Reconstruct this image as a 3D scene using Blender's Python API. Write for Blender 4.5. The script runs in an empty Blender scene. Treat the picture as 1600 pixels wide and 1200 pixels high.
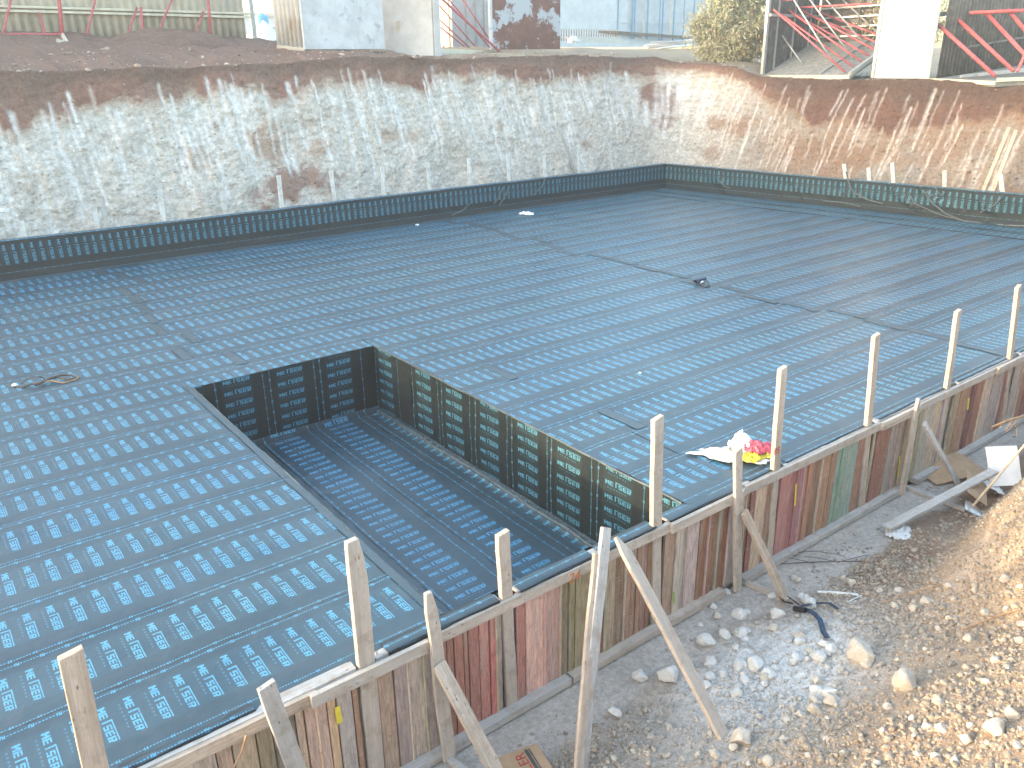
import bpy, bmesh, math, random
import numpy as np
from mathutils import Vector, Matrix

SC = bpy.context.scene
COL = SC.collection
R = random.Random(7)
NR = np.random.RandomState(11)

# ------------------------------------------------------------------ camera, sky, sun, exposure
F = 1280.0
CAMH = 5.0
def _axes(hy=99.5, rs=0.0157, vx=2615.0):
    n = Vector((rs, 1.0, -(hy-600)/F)).normalized()
    up = -n
    X = Vector(((vx-800)/F, (hy-rs*(vx-800)-600)/F, 1.0)).normalized()
    Y = up.cross(X)
    return X, Y, up
_X, _Y, _Z = _axes()
MW = Matrix(((_X.x, _X.y, _X.z), (_Y.x, _Y.y, _Y.z), (_Z.x, _Z.y, _Z.z)))   # picture axes to world axes
cam_d = bpy.data.cameras.new('camera'); cam = bpy.data.objects.new('camera', cam_d); COL.objects.link(cam)
rt = MW @ Vector((1,0,0)); upv = MW @ Vector((0,-1,0)); bk = MW @ Vector((0,0,-1))
cam.matrix_world = Matrix(((rt.x, upv.x, bk.x, 0), (rt.y, upv.y, bk.y, 0), (rt.z, upv.z, bk.z, CAMH), (0,0,0,1)))
cam_d.sensor_width = 36; cam_d.lens = F/1600*36; cam_d.clip_start = .05; cam_d.clip_end = 2000
SC.camera = cam

SUN_EL = math.radians(6.0); SUN_AZ = math.radians(-69.0)      # azimuth clockwise from +Y
SUN_DIR = Vector((math.sin(SUN_AZ)*math.cos(SUN_EL), math.cos(SUN_AZ)*math.cos(SUN_EL), math.sin(SUN_EL)))
world = bpy.data.worlds.new('World'); SC.world = world; world.use_nodes = True
wn = world.node_tree
sky = wn.nodes.new('ShaderNodeTexSky'); sky.sky_type = 'NISHITA'; sky.sun_disc = False
sky.sun_elevation = SUN_EL; sky.sun_rotation = SUN_AZ; sky.air_density = 1.0; sky.dust_density = 2.0; sky.ozone_density = 1.0
wn.links.new(sky.outputs[0], wn.nodes['Background'].inputs[0])
wn.nodes['Background'].inputs[1].default_value = 0.15
sun_d = bpy.data.lights.new('sun', 'SUN'); sun = bpy.data.objects.new('sun', sun_d); COL.objects.link(sun)
sun_d.energy = 0.75; sun_d.angle = math.radians(.53); sun_d.color = (1.0, .80, .58)
sun.rotation_euler = SUN_DIR.to_track_quat('Z', 'Y').to_euler()
SC.view_settings.view_transform = 'Standard'; SC.view_settings.look = 'None'
SC.view_settings.exposure = 3.5; SC.view_settings.gamma = 1.0
SC.view_settings.use_curve_mapping = False
SC.cycles.max_bounces = 5; SC.cycles.diffuse_bounces = 3

# ------------------------------------------------------------------ measuring helpers (survey of the place)
def ray(px, py):
    return MW @ Vector(((px-800)/F, (py-600)/F, 1.0))
def atY(px, py, Y):
    d = ray(px, py); t = Y/d.y; return Vector((t*d.x, Y, CAMH+t*d.z))
def atX(px, py, X):
    d = ray(px, py); t = X/d.x; return Vector((X, t*d.y, CAMH+t*d.z))
def atZ(px, py, z):
    d = ray(px, py); t = (z-CAMH)/d.z; return Vector((t*d.x, t*d.y, z))

# ------------------------------------------------------------------ numpy noise
_perm = NR.rand(256, 256)
def vnoise(x, y, s=1.0, seed=0):
    x = np.asarray(x, float)*s + seed*17.31; y = np.asarray(y, float)*s + seed*9.77
    xi = np.floor(x).astype(int); yi = np.floor(y).astype(int)
    fx = x-xi; fy = y-yi; fx = fx*fx*(3-2*fx); fy = fy*fy*(3-2*fy)
    g = lambda a, b: _perm[a & 255, b & 255]
    return (g(xi,yi)*(1-fx)+g(xi+1,yi)*fx)*(1-fy) + (g(xi,yi+1)*(1-fx)+g(xi+1,yi+1)*fx)*fy
def fbm(x, y, s=1.0, seed=0, o=4):
    a = 0; w = .5; t = 0
    for i in range(o):
        a = a + w*vnoise(x, y, s*2.03**i, seed+i*3); t += w; w *= .55
    return a/t
def sst(a, b, x):
    t = np.clip((np.asarray(x, float)-a)/(b-a), 0, 1); return t*t*(3-2*t)

# ------------------------------------------------------------------ object helpers
def tag(o, label=None, cat=None, group=None, kind=None):
    if label: o['label'] = label
    if cat: o['category'] = cat
    if group: o['group'] = group
    if kind: o['kind'] = kind
    return o
def link(name, me, parent=None):
    o = bpy.data.objects.new(name, me); COL.objects.link(o)
    if parent: o.parent = parent
    return o
def empty(name, loc, label, cat, group=None):
    o = bpy.data.objects.new(name, None); COL.objects.link(o); o.location = loc; o.empty_display_size = .1
    return tag(o, label, cat, group)
def adopt(o, parent):
    """parent keeping the world place (parents are only moved, never turned)"""
    o.parent = parent; o.location = Vector(o.location) - Vector(parent.location)
    return o
def np_mesh(name, V, Q, mat, uv=None, colr=None, smooth=False, tri=False):
    V = np.asarray(V, np.float32).reshape(-1, 3); Q = np.asarray(Q, np.int32)
    k = Q.shape[1]; me = bpy.data.meshes.new(name)
    me.vertices.add(len(V)); me.vertices.foreach_set('co', V.ravel())
    me.loops.add(Q.size); me.loops.foreach_set('vertex_index', Q.ravel())
    me.polygons.add(len(Q)); me.polygons.foreach_set('loop_start', np.arange(0, Q.size, k, dtype=np.int32))
    me.polygons.foreach_set('loop_total', np.full(len(Q), k, np.int32))
    me.update(calc_edges=True)
    if uv is not None:
        l = me.uv_layers.new(name='UVMap'); l.data.foreach_set('uv', np.asarray(uv, np.float32)[Q.ravel()].ravel())
    if colr is not None:
        a = me.color_attributes.new('Col', 'FLOAT_COLOR', 'POINT')
        c = np.ones((len(V), 4), np.float32); c[:, :3] = colr; a.data.foreach_set('color', c.ravel())
    if smooth: me.polygons.foreach_set('use_smooth', np.ones(len(Q), bool))
    me.materials.append(mat)
    return me
def grid_q(nr, nc):
    i = np.arange(nr*nc).reshape(nr, nc)
    return np.stack([i[:-1,:-1], i[:-1,1:], i[1:,1:], i[1:,:-1]], -1).reshape(-1, 4)
def box_bm(bm, c, s, rot=None):
    r = bmesh.ops.create_cube(bm, size=1.0)
    m = Matrix.Translation(c) @ (rot.to_4x4() if rot else Matrix.Identity(4)) @ Matrix.Diagonal((s[0], s[1], s[2], 1))
    bmesh.ops.transform(bm, matrix=m, verts=r['verts']); return r['verts']
def bar_bm(bm, a, b, w, t=None, n=4, side=None):
    """bar from a to b: square (n=4) or round"""
    a = Vector(a); b = Vector(b); d = b-a; L = d.length
    z = d.normalized(); x = (Vector(side) if side else Vector((1, 0, 0)))
    if abs(x.dot(z)) > .95: x = Vector((0, 1, 0))
    y = z.cross(x).normalized(); x = y.cross(z)
    rot = Matrix((x, y, z)).transposed()
    if n == 4: return box_bm(bm, (a+b)/2, (w, t or w, L), rot)
    r = bmesh.ops.create_cone(bm, cap_ends=True, segments=n, radius1=w/2, radius2=w/2, depth=L)
    bmesh.ops.transform(bm, matrix=Matrix.Translation((a+b)/2) @ rot.to_4x4(), verts=r['verts']); return r['verts']
def bm_obj(name, bm, mat, parent=None, bevel=0, smooth=False):
    if bevel: bmesh.ops.bevel(bm, geom=list(bm.edges), offset=bevel, segments=1, affect='EDGES')
    me = bpy.data.meshes.new(name); bm.to_mesh(me); bm.free(); me.materials.append(mat)
    if smooth:
        for p in me.polygons: p.use_smooth = True
    return link(name, me, parent)
def one_bar(name, a, b, w, t=None, mat=None, parent=None, n=4, side=None, bevel=0):
    bm = bmesh.new(); bar_bm(bm, a, b, w, t, n, side); return bm_obj(name, bm, mat, parent, bevel, n > 4)

# ------------------------------------------------------------------ materials
class NT:
    def __init__(s, name):
        s.m = bpy.data.materials.new(name); s.m.use_nodes = True; s.t = s.m.node_tree
        s.b = s.t.nodes['Principled BSDF']
    def n(s, typ, **kw):
        x = s.t.nodes.new(typ)
        for k, v in kw.items(): setattr(x, k, v)
        return x
    def set(s, inp, v):
        if isinstance(v, bpy.types.NodeSocket): s.t.links.new(v, inp)
        elif v is not None: inp.default_value = v
    def math(s, op, a, b=None, c=None, clamp=False):
        x = s.n('ShaderNodeMath', operation=op, use_clamp=clamp)
        s.set(x.inputs[0], a)
        if b is not None: s.set(x.inputs[1], b)
        if c is not None: s.set(x.inputs[2], c)
        return x.outputs[0]
    def noise(s, vec, scale, detail=4, rough=.6, dist=0):
        x = s.n('ShaderNodeTexNoise'); s.set(x.inputs['Vector'], vec); x.inputs['Scale'].default_value = scale
        x.inputs['Detail'].default_value = detail; x.inputs['Roughness'].default_value = rough; x.inputs['Distortion'].default_value = dist
        return x.outputs['Fac']
    def voro(s, vec, scale, feature='F1', out='Distance'):
        x = s.n('ShaderNodeTexVoronoi', feature=feature); s.set(x.inputs['Vector'], vec); x.inputs['Scale'].default_value = scale
        return x.outputs[out]
    def ramp(s, fac, a, b):
        x = s.n('ShaderNodeMapRange'); x.interpolation_type = 'SMOOTHSTEP'; s.set(x.inputs['Value'], fac)
        x.inputs['From Min'].default_value = a; x.inputs['From Max'].default_value = b; return x.outputs[0]
    def mix(s, f, a, b, mode='MIX'):
        x = s.n('ShaderNodeMix', data_type='RGBA', blend_type=mode)
        s.set(x.inputs[0], f)
        for i, v in ((6, a), (7, b)):
            if isinstance(v, tuple) and len(v) == 3: v = v+(1,)
            s.set(x.inputs[i], v)
        return x.outputs[2]
    def mapping(s, vec, scale):
        x = s.n('ShaderNodeMapping'); s.set(x.inputs[0], vec); x.inputs['Scale'].default_value = scale; return x.outputs[0]
    def coord(s, which='Object'): return s.n('ShaderNodeTexCoord').outputs[which]
    def oi(s, out): return s.n('ShaderNodeObjectInfo').outputs[out]
    def vcol(s):
        x = s.n('ShaderNodeVertexColor'); x.layer_name = 'Col'; return x.outputs[0]
    def bump(s, h, strength, dist):
        x = s.n('ShaderNodeBump'); s.set(x.inputs['Height'], h); x.inputs['Strength'].default_value = strength
        x.inputs['Distance'].default_value = dist; s.t.links.new(x.outputs[0], s.b.inputs['Normal'])
    def out(s, col=None, rough=None, metal=None, spec=None):
        if isinstance(col, tuple) and len(col) == 3: col = col+(1,)
        s.set(s.b.inputs['Base Color'], col); s.set(s.b.inputs['Roughness'], rough); s.set(s.b.inputs['Metallic'], metal)
        s.set(s.b.inputs['Specular IOR Level'], spec)
        return s.m

PITCH = 0.2085
def membrane_material(name, printed=True):
    t = NT(name)
    uv = t.n('ShaderNodeUVMap').outputs[0]
    sep = t.n('ShaderNodeSeparateXYZ'); t.set(sep.inputs[0], uv); u, v = sep.outputs[0], sep.outputs[1]
    obj = t.coord('Object')
    geo = t.n('ShaderNodeNewGeometry').outputs['Position']
    rnd = t.oi('Random')
    big = t.noise(geo, .55, 4, .6); mid = t.noise(geo, 3.1, 5, .65); fine = t.noise(geo, 45, 3, .7)
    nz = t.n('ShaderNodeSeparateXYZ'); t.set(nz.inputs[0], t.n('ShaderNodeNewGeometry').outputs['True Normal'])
    up = t.ramp(t.math('ABSOLUTE', nz.outputs[2]), .6, .96)                  # upright faces get a darker base: pit shade put into colour
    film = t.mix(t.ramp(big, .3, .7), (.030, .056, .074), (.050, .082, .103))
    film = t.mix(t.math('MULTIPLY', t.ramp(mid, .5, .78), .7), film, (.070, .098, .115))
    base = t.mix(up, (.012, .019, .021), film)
    if printed:
        a = t.math('FLOORED_MODULO', u, PITCH)
        cx = {}; cy = {}
        def cmp(cache, sock, c, h):
            k = (id(sock), round(c, 4), round(h, 4))
            if k not in cache: cache[k] = t.math('COMPARE', sock, c, h)
            return cache[k]
        rects = []
        def rect(X, Y, x0, x1, y0, y1):
            rects.append(t.math('MULTIPLY', cmp(cx, X, (x0+x1)/2, (x1-x0)/2), cmp(cy, Y, (y0+y1)/2, (y1-y0)/2)))
        X = t.math('DIVIDE', t.math('SUBTRACT', v, .19), .081)            # letter cells, one unit each
        Y = t.math('DIVIDE', t.math('SUBTRACT', a, .072), .062)
        def letters(X, Y, word, stretch_t):
            for i, ch in enumerate(word):
                o = i+.05; s_ = .26; w = .86
                if ch in 'MEBRN': rect(X, Y, o, o+s_+.03, 0, 1)
                if ch == 'M':
                    rect(X, Y, o+w-s_+.02, o+w+.05, 0, 1); ax = t.math('ABSOLUTE', t.math('SUBTRACT', X, o+.44)); rects.append(t.math('MULTIPLY', t.math('LESS_THAN', ax, .24), t.math('COMPARE', t.math('SUBTRACT', Y, t.math('MULTIPLY', ax, 2.1)), .42, .20)))
                if ch == 'N': rect(X, Y, o+w-s_, o+w, 0, 1); rect(X, Y, o+.25, o+.55, .45, .9); rect(X, Y, o+.45, o+.7, .1, .5)
                if ch in 'ES':
                    for y0 in (0, .41, .82): rect(X, Y, o, o+w-.04, y0-.01, y0+.20)
                if ch == 'S': rect(X, Y, o, o+s_, .5, 1); rect(X, Y, o+w-.06-s_, o+w-.06, 0, .5)
                if ch == 'T':
                    rect(X, Y, o+.3, o+.55, 0, 1.34)
                    if stretch_t: rect(X, Y, o+.3, 5.98, 1.17, 1.34)
                if ch in 'RBA':
                    rect(X, Y, o, o+w, .82, 1); rect(X, Y, o, o+w-.05, .40, .56); rect(X, Y, o+w-s_, o+w, .5, 1)
                if ch == 'R': rect(X, Y, o+.45, o+.72, 0, .42)
                if ch == 'B': rect(X, Y, o, o+w, 0, .16); rect(X, Y, o+w-s_, o+w, 0, .5)
                if ch == 'A': rect(X, Y, o, o+s_, 0, 1); rect(X, Y, o+w-s_, o+w, 0, .5)
        letters(X, Y, 'METSER', True)
        X2 = t.math('DIVIDE', t.math('SUBTRACT', v, .235), .052)
        X2f = t.math('MULTIPLY', X2, 1.0)
        Y2 = t.math('DIVIDE', t.math('SUBTRACT', a, .022), .019)
        # small spaced-out word under the logo, printed fainter
        main_ = rects[:]; rects.clear()
        for i, ch in enumerate('MEMBRAN'):
            o = i+.1; w = .48
            rect(X2f, Y2, o, o+.13, 0, 1)
            if ch in 'MNBRA': rect(X2f, Y2, o+w-.13, o+w, .0 if ch in 'MNA' else .3, 1)
            if ch in 'EBRA': rect(X2f, Y2, o, o+w, .8, 1); rect(X2f, Y2, o, o+w-.05, .4, .6)
            if ch in 'EB': rect(X2f, Y2, o, o+w, 0, .18)
            if ch == 'M': rect(X2f, Y2, o+.18, o+.3, .4, .9)
            if ch == 'N': rect(X2f, Y2, o+.13, o+.35, .35, .7)
        small_ = rects[0]
        for r_ in rects[1:]: small_ = t.math('MAXIMUM', small_, r_)
        rects[:] = main_ + [t.math('MULTIPLY', small_, .5)]
        # dashed guide lines beside both edges with a little numeral marker each pitch
        b = t.math('FLOORED_MODULO', u, PITCH/8)
        for vc, h in ((.052, .0055), (.896, .005)):
            rects.append(t.math('MULTIPLY', cmp(cx, v, vc, h), cmp(cy, b, PITCH/16, PITCH/16*.66)))
        for u0 in (.010, .026, .042): rect(v, a, .034, .070, u0, u0+.008)
        rect(v, a, .034, .042, .018, .034); rect(v, a, .062, .070, .026, .05)
        rect(v, a, .880, .914, .07, .078); rect(v, a, .880, .914, .09, .098)
        cur = rects[:]
        while len(cur) > 1:
            nx = [t.math('MAXIMUM', cur[i], cur[i+1]) for i in range(0, len(cur)-1, 2)]
            if len(cur) % 2: nx.append(cur[-1])
            cur = nx
        m = cur[0]
        wear = t.ramp(t.noise(geo, 7, 4, .7), .22, .52)
        wear2 = t.ramp(t.noise(geo, 90, 2, .6), .25, .5)
        m = t.math('MULTIPLY', m, t.math('MULTIPLY', wear2, t.math('MULTIPLY_ADD', wear, .45, .55)))
        ink = t.mix(rnd, (.095, .37, .60), (.12, .39, .54))
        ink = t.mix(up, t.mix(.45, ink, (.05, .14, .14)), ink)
        band = t.math('COMPARE', v, .43, .27); base = t.mix(t.math('MULTIPLY', band, .035), base, ink)
        base = t.mix(t.math('MULTIPLY', m, .92), base, ink)
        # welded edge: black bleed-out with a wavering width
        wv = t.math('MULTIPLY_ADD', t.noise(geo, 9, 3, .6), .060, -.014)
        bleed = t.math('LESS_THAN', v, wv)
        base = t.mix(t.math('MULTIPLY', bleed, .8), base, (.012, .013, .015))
    else:
        base = t.mix(.15, base, (.10, .13, .14))
    rough = t.math('ADD', t.math('MULTIPLY_ADD', mid, .22, .28), t.math('MULTIPLY_ADD', up, -.22, .22))
    h = t.math('ADD', t.math('MULTIPLY', mid, .6), t.math('MULTIPLY', fine, .08))
    t.bump(h, .5, .035)
    return t.out(base, rough, spec=t.math('MULTIPLY_ADD', up, .40, .25))

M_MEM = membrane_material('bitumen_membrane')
M_MEMP = membrane_material('bitumen_membrane_plain', False)
M_TAR = None

def soil_material(name, bump=.6, scale=1.0, rough=.95):
    t = NT(name); g = t.n('ShaderNodeNewGeometry').outputs['Position']
    c = t.vcol()
    n1 = t.noise(g, 9*scale, 6, .7); n2 = t.noise(g, 60*scale, 4, .75)
    st = t.voro(g, 22*scale); st2 = t.voro(g, 48*scale, out='Color')
    f = t.math('MULTIPLY_ADD', n1, 1.0, .50)
    c2 = t.mix(1.0, c, t.mix(t.ramp(n2, .25, .75), (.62, .60, .58), (1.25, 1.25, 1.25)), 'MULTIPLY')
    col = t.mix(1.0, c2, t.mix(t.ramp(n1, .3, .7), (.78, .76, .74), (1.15, 1.16, 1.17)), 'MULTIPLY')
    h = t.math('ADD', t.math('MULTIPLY', n1, .5), t.math('ADD', t.math('MULTIPLY', n2, .35), t.math('MULTIPLY', st, -.25)))
    t.bump(h, bump, .05)
    return t.out(col, rough, spec=.2)
M_BANK = soil_material('bank_soil', .9, 1.0)
M_GND = soil_material('ground_soil', .8, 1.8)

def wood_material(name, a, b, holes=.5):
    t = NT(name); o = t.coord('Object'); rnd = t.oi('Random')
    off = t.n('ShaderNodeCombineXYZ'); t.set(off.inputs[0], t.math('MULTIPLY', rnd, 37.0)); t.set(off.inputs[2], t.math('MULTIPLY', rnd, 91.0))
    add = t.n('ShaderNodeVectorMath', operation='ADD'); t.set(add.inputs[0], o); t.set(add.inputs[1], off.outputs[0]); p = add.outputs[0]
    gp = t.mapping(p, (1, 1, .07)); dp = t.mapping(p, (1, 1, .35))
    grain = t.noise(gp, 60, 5, .7, .6); wide = t.noise(gp, 11, 3, .6); dirt = t.noise(p, 5, 5, .7)
    col = t.mix(t.ramp(grain, .25, .75), a, b)
    col = t.mix(t.ramp(wide, .35, .7), col, t.mix(.5, col, tuple(x*.55 for x in a)))
    grey = t.mix(t.math('MULTIPLY', t.math('FRACT', t.math('MULTIPLY', rnd, 7.0)), .6), col, (.46, .45, .43))
    col = t.mix(t.math('MULTIPLY', t.ramp(dirt, .45, .70), .62), grey, (.32, .26, .20))
    kn = t.voro(dp, 13); hole = t.ramp(kn, .10, .06)
    spl = t.ramp(t.noise(t.mapping(p, (1, 1, .25)), 55, 2, .6), .66, .74)
    col = t.mix(t.math('MULTIPLY', hole, .75), col, (.13, .10, .08))
    col = t.mix(t.math('MULTIPLY', spl, holes), col, (.15, .115, .09))
    h = t.math('SUBTRACT', t.math('MULTIPLY', grain, .5), t.math('ADD', hole, spl))
    t.bump(h, .5, .006)
    return t.out(col, .85, spec=.2)
M_WOOD = wood_material('sawn_timber', (.47, .36, .27), (.70, .58, .47))
M_WOOD2 = wood_material('chipped_timber', (.50, .40, .31), (.74, .64, .54), .9)
M_GREYW = wood_material('grey_timber', (.42, .395, .37), (.64, .62, .59), .6)

def board_material():
    t = NT('formwork_board'); o = t.coord('Object'); rnd = t.oi('Random'); tint = t.oi('Color')
    off = t.n('ShaderNodeCombineXYZ'); t.set(off.inputs[0], t.math('MULTIPLY', rnd, 37.0)); t.set(off.inputs[2], t.math('MULTIPLY', rnd, 91.0))
    add = t.n('ShaderNodeVectorMath', operation='ADD'); t.set(add.inputs[0], o); t.set(add.inputs[1], off.outputs[0]); p = add.outputs[0]
    gp = t.mapping(p, (1, 1, .10)); grain = t.noise(gp, 45, 5, .7, .8); wide = t.noise(gp, 9, 4, .7)
    sc = t.ramp(t.noise(t.mapping(p, (.12, 1, 1)), 48, 3, .7), .56, .66)
    patch = t.ramp(t.noise(p, 3.5, 4, .65), .42, .62)
    col = t.mix(t.ramp(grain, .2, .8), t.mix(1.0, tint, (.62, .59, .57), 'MULTIPLY'), t.mix(1.0, tint, (1.55, 1.52, 1.5), 'MULTIPLY'))
    col = t.mix(t.math('MULTIPLY', t.ramp(wide, .48, .75), .6), col, (.42, .37, .32))
    scr = t.math('MULTIPLY', t.math('MULTIPLY', sc, patch), t.ramp(rnd, .35, .45))
    col = t.mix(t.math('MULTIPLY', scr, .7), col, (.52, .47, .42))
    dirt = t.ramp(t.noise(p, 14, 5, .75), .58, .75)
    col = t.mix(t.math('MULTIPLY', dirt, .65), col, (.14, .10, .075))
    t.bump(t.math('ADD', t.math('MULTIPLY', grain, .6), t.math('MULTIPLY', scr, .5)), .5, .008)
    return t.out(col, .8, spec=.25)
M_BOARD = board_material()

def plain(name, col, rough=.8, var=.25, scale=6, metal=0, bump=.2, spec=.4, col2=None, patch=None):
    t = NT(name); g = t.n('ShaderNodeNewGeometry').outputs['Position']
    n1 = t.noise(g, scale, 5, .7); n2 = t.noise(g, scale*7, 3, .7)
    lo = tuple(c*(1-var) for c in col); hi = tuple(min(1, c*(1+var)) for c in col)
    c = t.mix(t.ramp(n1, .3, .7), lo, hi)
    c = t.mix(t.math('MULTIPLY', t.ramp(n2, .5, .8), .25), c, lo)
    if col2: c = t.mix(t.ramp(t.noise(g, patch[0], 5, .7), patch[1], patch[2]), c, col2)
    t.bump(t.math('ADD', n1, t.math('MULTIPLY', n2, .4)), bump, .02)
    return t.out(c, rough, metal, spec)
M_CONC = plain('concrete', (.46, .44, .41), .9, .18, 5, bump=.3)
M_PANELW = plain('painted_form_face', (.50, .53, .57), .75, .14, 1.6, col2=(.33, .36, .41), patch=(2.6, .56, .68), bump=.25)
M_PANELR = plain('stained_form_face', (.47, .48, .49), .75, .14, 1.3, col2=(.38, .28, .20), patch=(.9, .55, .72), bump=.25)
M_RUST = plain('rusty_form_face', (.17, .085, .065), .8, .2, 2.0, col2=(.40, .43, .47), patch=(.8, .50, .56), bump=.25)
M_BLUEW = plain('pale_blue_wall', (.44, .51, .57), .75, .10, 1.5, bump=.15)
M_BLUE = plain('blue_steel', (.12, .26, .42), .6, .2, 5)
M_CREAM = plain('cream_corrugated_steel', (.49, .45, .36), .6, .16, 1.2, col2=(.28, .29, .26), patch=(.6, .55, .75), bump=.1)
M_CREAMR = plain('cream_rail', (.60, .57, .45), .6, .12, 3)
M_RED = plain('red_painted_steel', (.46, .11, .12), .55, .25, 9, col2=(.40, .30, .26), patch=(12, .6, .75))
M_GALV = plain('galvanised_steel', (.42, .43, .42), .5, .15, 8, metal=.4)
M_DARKST = plain('dark_form_steel', (.11, .105, .095), .65, .3, 3, col2=(.22, .19, .15), patch=(3.5, .5, .7))
M_DECK = plain('dusty_deck', (.24, .24, .22), .9, .25, 5)
M_WHITEP = plain('whitewashed_face', (.56, .57, .59), .8, .08, 2, bump=.2)
M_LEAF = plain('dry_olive_leaf', (.42, .42, .27), .7, .35, 7, bump=0)
M_LEAF2 = plain('straw_leaf', (.62, .54, .36), .8, .3, 7, bump=0)
M_BARK = plain('bark', (.16, .12, .08), .9, .3, 10)
M_STONE = plain('limestone', (.52, .47, .40), .9, .16, 14, bump=.5)
M_STONEW = plain('white_limestone', (.62, .61, .58), .9, .12, 14, bump=.5)
M_PLAST = plain('white_plastic', (.85, .85, .84), .4, .05, 8, bump=.3)
M_YEL = plain('yellow_plastic', (.75, .62, .06), .4, .1, 8)
M_PINK = plain('red_pink_plastic', (.72, .12, .17), .4, .15, 8)
M_PAPER = plain('paper_sack', (.70, .70, .69), .8, .08, 6, bump=.3)
M_CARD = plain('cardboard', (.42, .28, .17), .9, .12, 6, bump=.15)
M_BLACK = plain('black_rubber', (.02, .022, .026), .5, .3, 20)
M_NAVY = plain('navy_webbing', (.03, .06, .11), .6, .5, 25)
M_INKR = plain('red_ink', (.42, .05, .03), .8, .2, 20, bump=0)
M_INKO = plain('orange_paint', (.62, .16, .03), .7, .2, 20, bump=0)
M_INKD = plain('dark_grey_ink', (.07, .07, .07), .8, .2, 20, bump=0)
M_STICK = plain('peeled_stick', (.50, .42, .32), .8, .2, 15)
M_ROOT = plain('dry_root', (.40, .25, .14), .9, .3, 15)
M_WIRE = plain('rusty_wire', (.10, .075, .065), .7, .3, 30)
M_TANK = plain('blue_tank_plastic', (.10, .35, .55), .5, .1, 4)
M_ROOF = plain('far_roof', (.50, .46, .42), .8, .1, 2)

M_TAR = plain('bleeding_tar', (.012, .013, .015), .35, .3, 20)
# ================================================================== SETTING: excavation
def soil_grid(name, X, Y, Z, colr, mat, kind='structure'):
    nr, nc = X.shape
    me = np_mesh(name, np.stack([X, Y, Z], -1).reshape(-1, 3), grid_q(nr, nc), mat, colr=colr.reshape(-1, 3), smooth=True)
    return tag(link(name, me), kind=kind)

# wide level the dig was cut down to
bm = bmesh.new(); box_bm(bm, (0, 0, -1.75), (400, 400, .4))
me_f = bpy.data.meshes.new('dug_ground'); bm.to_mesh(me_f); bm.free()
M_FLAT = plain('packed_subsoil', (.34, .25, .18), .95, .2, .8, bump=.3); me_f.materials.append(M_FLAT)
tag(link('dug_ground', me_f), kind='structure')

# --- thin warm haze hanging in the air
bm = bmesh.new(); box_bm(bm, (0, 20, 10), (420, 420, 26))
HZ = bpy.data.materials.new('haze'); HZ.use_nodes = True; HZ.node_tree.nodes.remove(HZ.node_tree.nodes['Principled BSDF'])
vp = HZ.node_tree.nodes.new('ShaderNodeVolumePrincipled'); vp.inputs['Density'].default_value = .0024; vp.inputs['Color'].default_value = (.93, .95, .98, 1); vp.inputs['Anisotropy'].default_value = .3
HZ.node_tree.links.new(vp.outputs[0], HZ.node_tree.nodes['Material Output'].inputs['Volume'])
tag(bm_obj('haze', bm, HZ), kind='stuff')
# --- bank round the dig: base path, then face, then plateau
RX0, RY0 = 26.75, 24.35                      # inner corner of the bank foot
rd = Vector((.12, -1, 0)).normalized()       # right-hand wall runs this way
def bank_path(s):
    """s<=25.6 along the back (s is X); beyond it round the corner and along the right side"""
    s = np.asarray(s, float)
    X = np.where(s < 25.6, s, 0.0); Y = np.full_like(s, RY0); nx = np.zeros_like(s); ny = np.ones_like(s)
    L = 2.0
    t = np.clip((s-25.6)/L, 0, 1); th = t*t*(3-2*t)*math.radians(90-6.84)
    e = Vector((RX0, RY0, 0)) + rd*1.15
    cxs = (1-t)**2*25.6 + 2*t*(1-t)*RX0 + t*t*e.x; cys = (1-t)**2*RY0 + 2*t*(1-t)*RY0 + t*t*e.y
    k = s >= 25.6
    d = np.maximum(s-25.6-L, 0)
    X = np.where(k, cxs + rd.x*d, X); Y = np.where(k, cys + rd.y*d, Y)
    nx = np.where(k, np.sin(th), nx); ny = np.where(k, np.cos(th), ny)
    return X, Y, nx, ny
def s_of(px, py, off):
    """survey point on the bank face -> (s, z)"""
    p = atY(px, py, RY0+off)
    if p.x < 25.6+off*.3: return p.x, p.z
    n = Vector((1, .12, 0)).normalized(); d = ray(px, py)
    q0 = Vector((RX0, RY0, 0)) + n*off
    t = n.dot(q0)/n.dot(d); P = d*t; z = CAMH+P.z
    along = (Vector((P.x, P.y, 0))-Vector((RX0, RY0, 0))).dot(rd)-1.15
    return 27.6+max(along, -1.2), z
def table(pts, off):
    a = sorted(s_of(x, y, off) for x, y in pts); return [p[0] for p in a], [p[1] for p in a]
crS, crZ = table([(0,112),(100,110),(200,107),(300,104),(400,98),(500,92),(600,88),(683,90),(780,90),(870,88),(950,87),(1020,89),(1100,97),(1150,105),(1192,119),(1330,124),(1450,124),(1520,130),(1560,137),(1600,132)], 1.9)
wbS, wbZ = table([(0,202),(50,195),(100,176),(175,148),(225,158),(280,158),(300,146),(350,132),(400,131),(425,155),(475,138),(575,126),(640,128),(665,142),(690,120),(750,113),(800,119),(850,122),(950,109),(995,108),(1015,120),(1035,107),(1080,112),(1150,125),(1200,152),(1275,190),(1325,185),(1400,206),(1435,196),(1500,186),(1600,178)], 1.5)
s_line = np.concatenate([np.linspace(-70, 0, 60), np.arange(.1, 25.5, .05), np.arange(25.5, 45, .05), np.linspace(45.3, 95, 60)])
NF = 112
t_line = np.concatenate([np.linspace(0, 1, NF)])
px_, py_, nx_, ny_ = bank_path(s_line)
zc = np.interp(s_line, crS, crZ) + (fbm(s_line, s_line*0, .9, 3)-.5)*.22
zb = np.interp(s_line, wbS, wbZ) + (fbm(s_line, s_line*0, 2.2, 5)-.5)*.25
S, T = np.meshgrid(s_line, t_line)
ZC = np.broadcast_to(zc, S.shape); ZB = np.broadcast_to(zb, S.shape)
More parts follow.
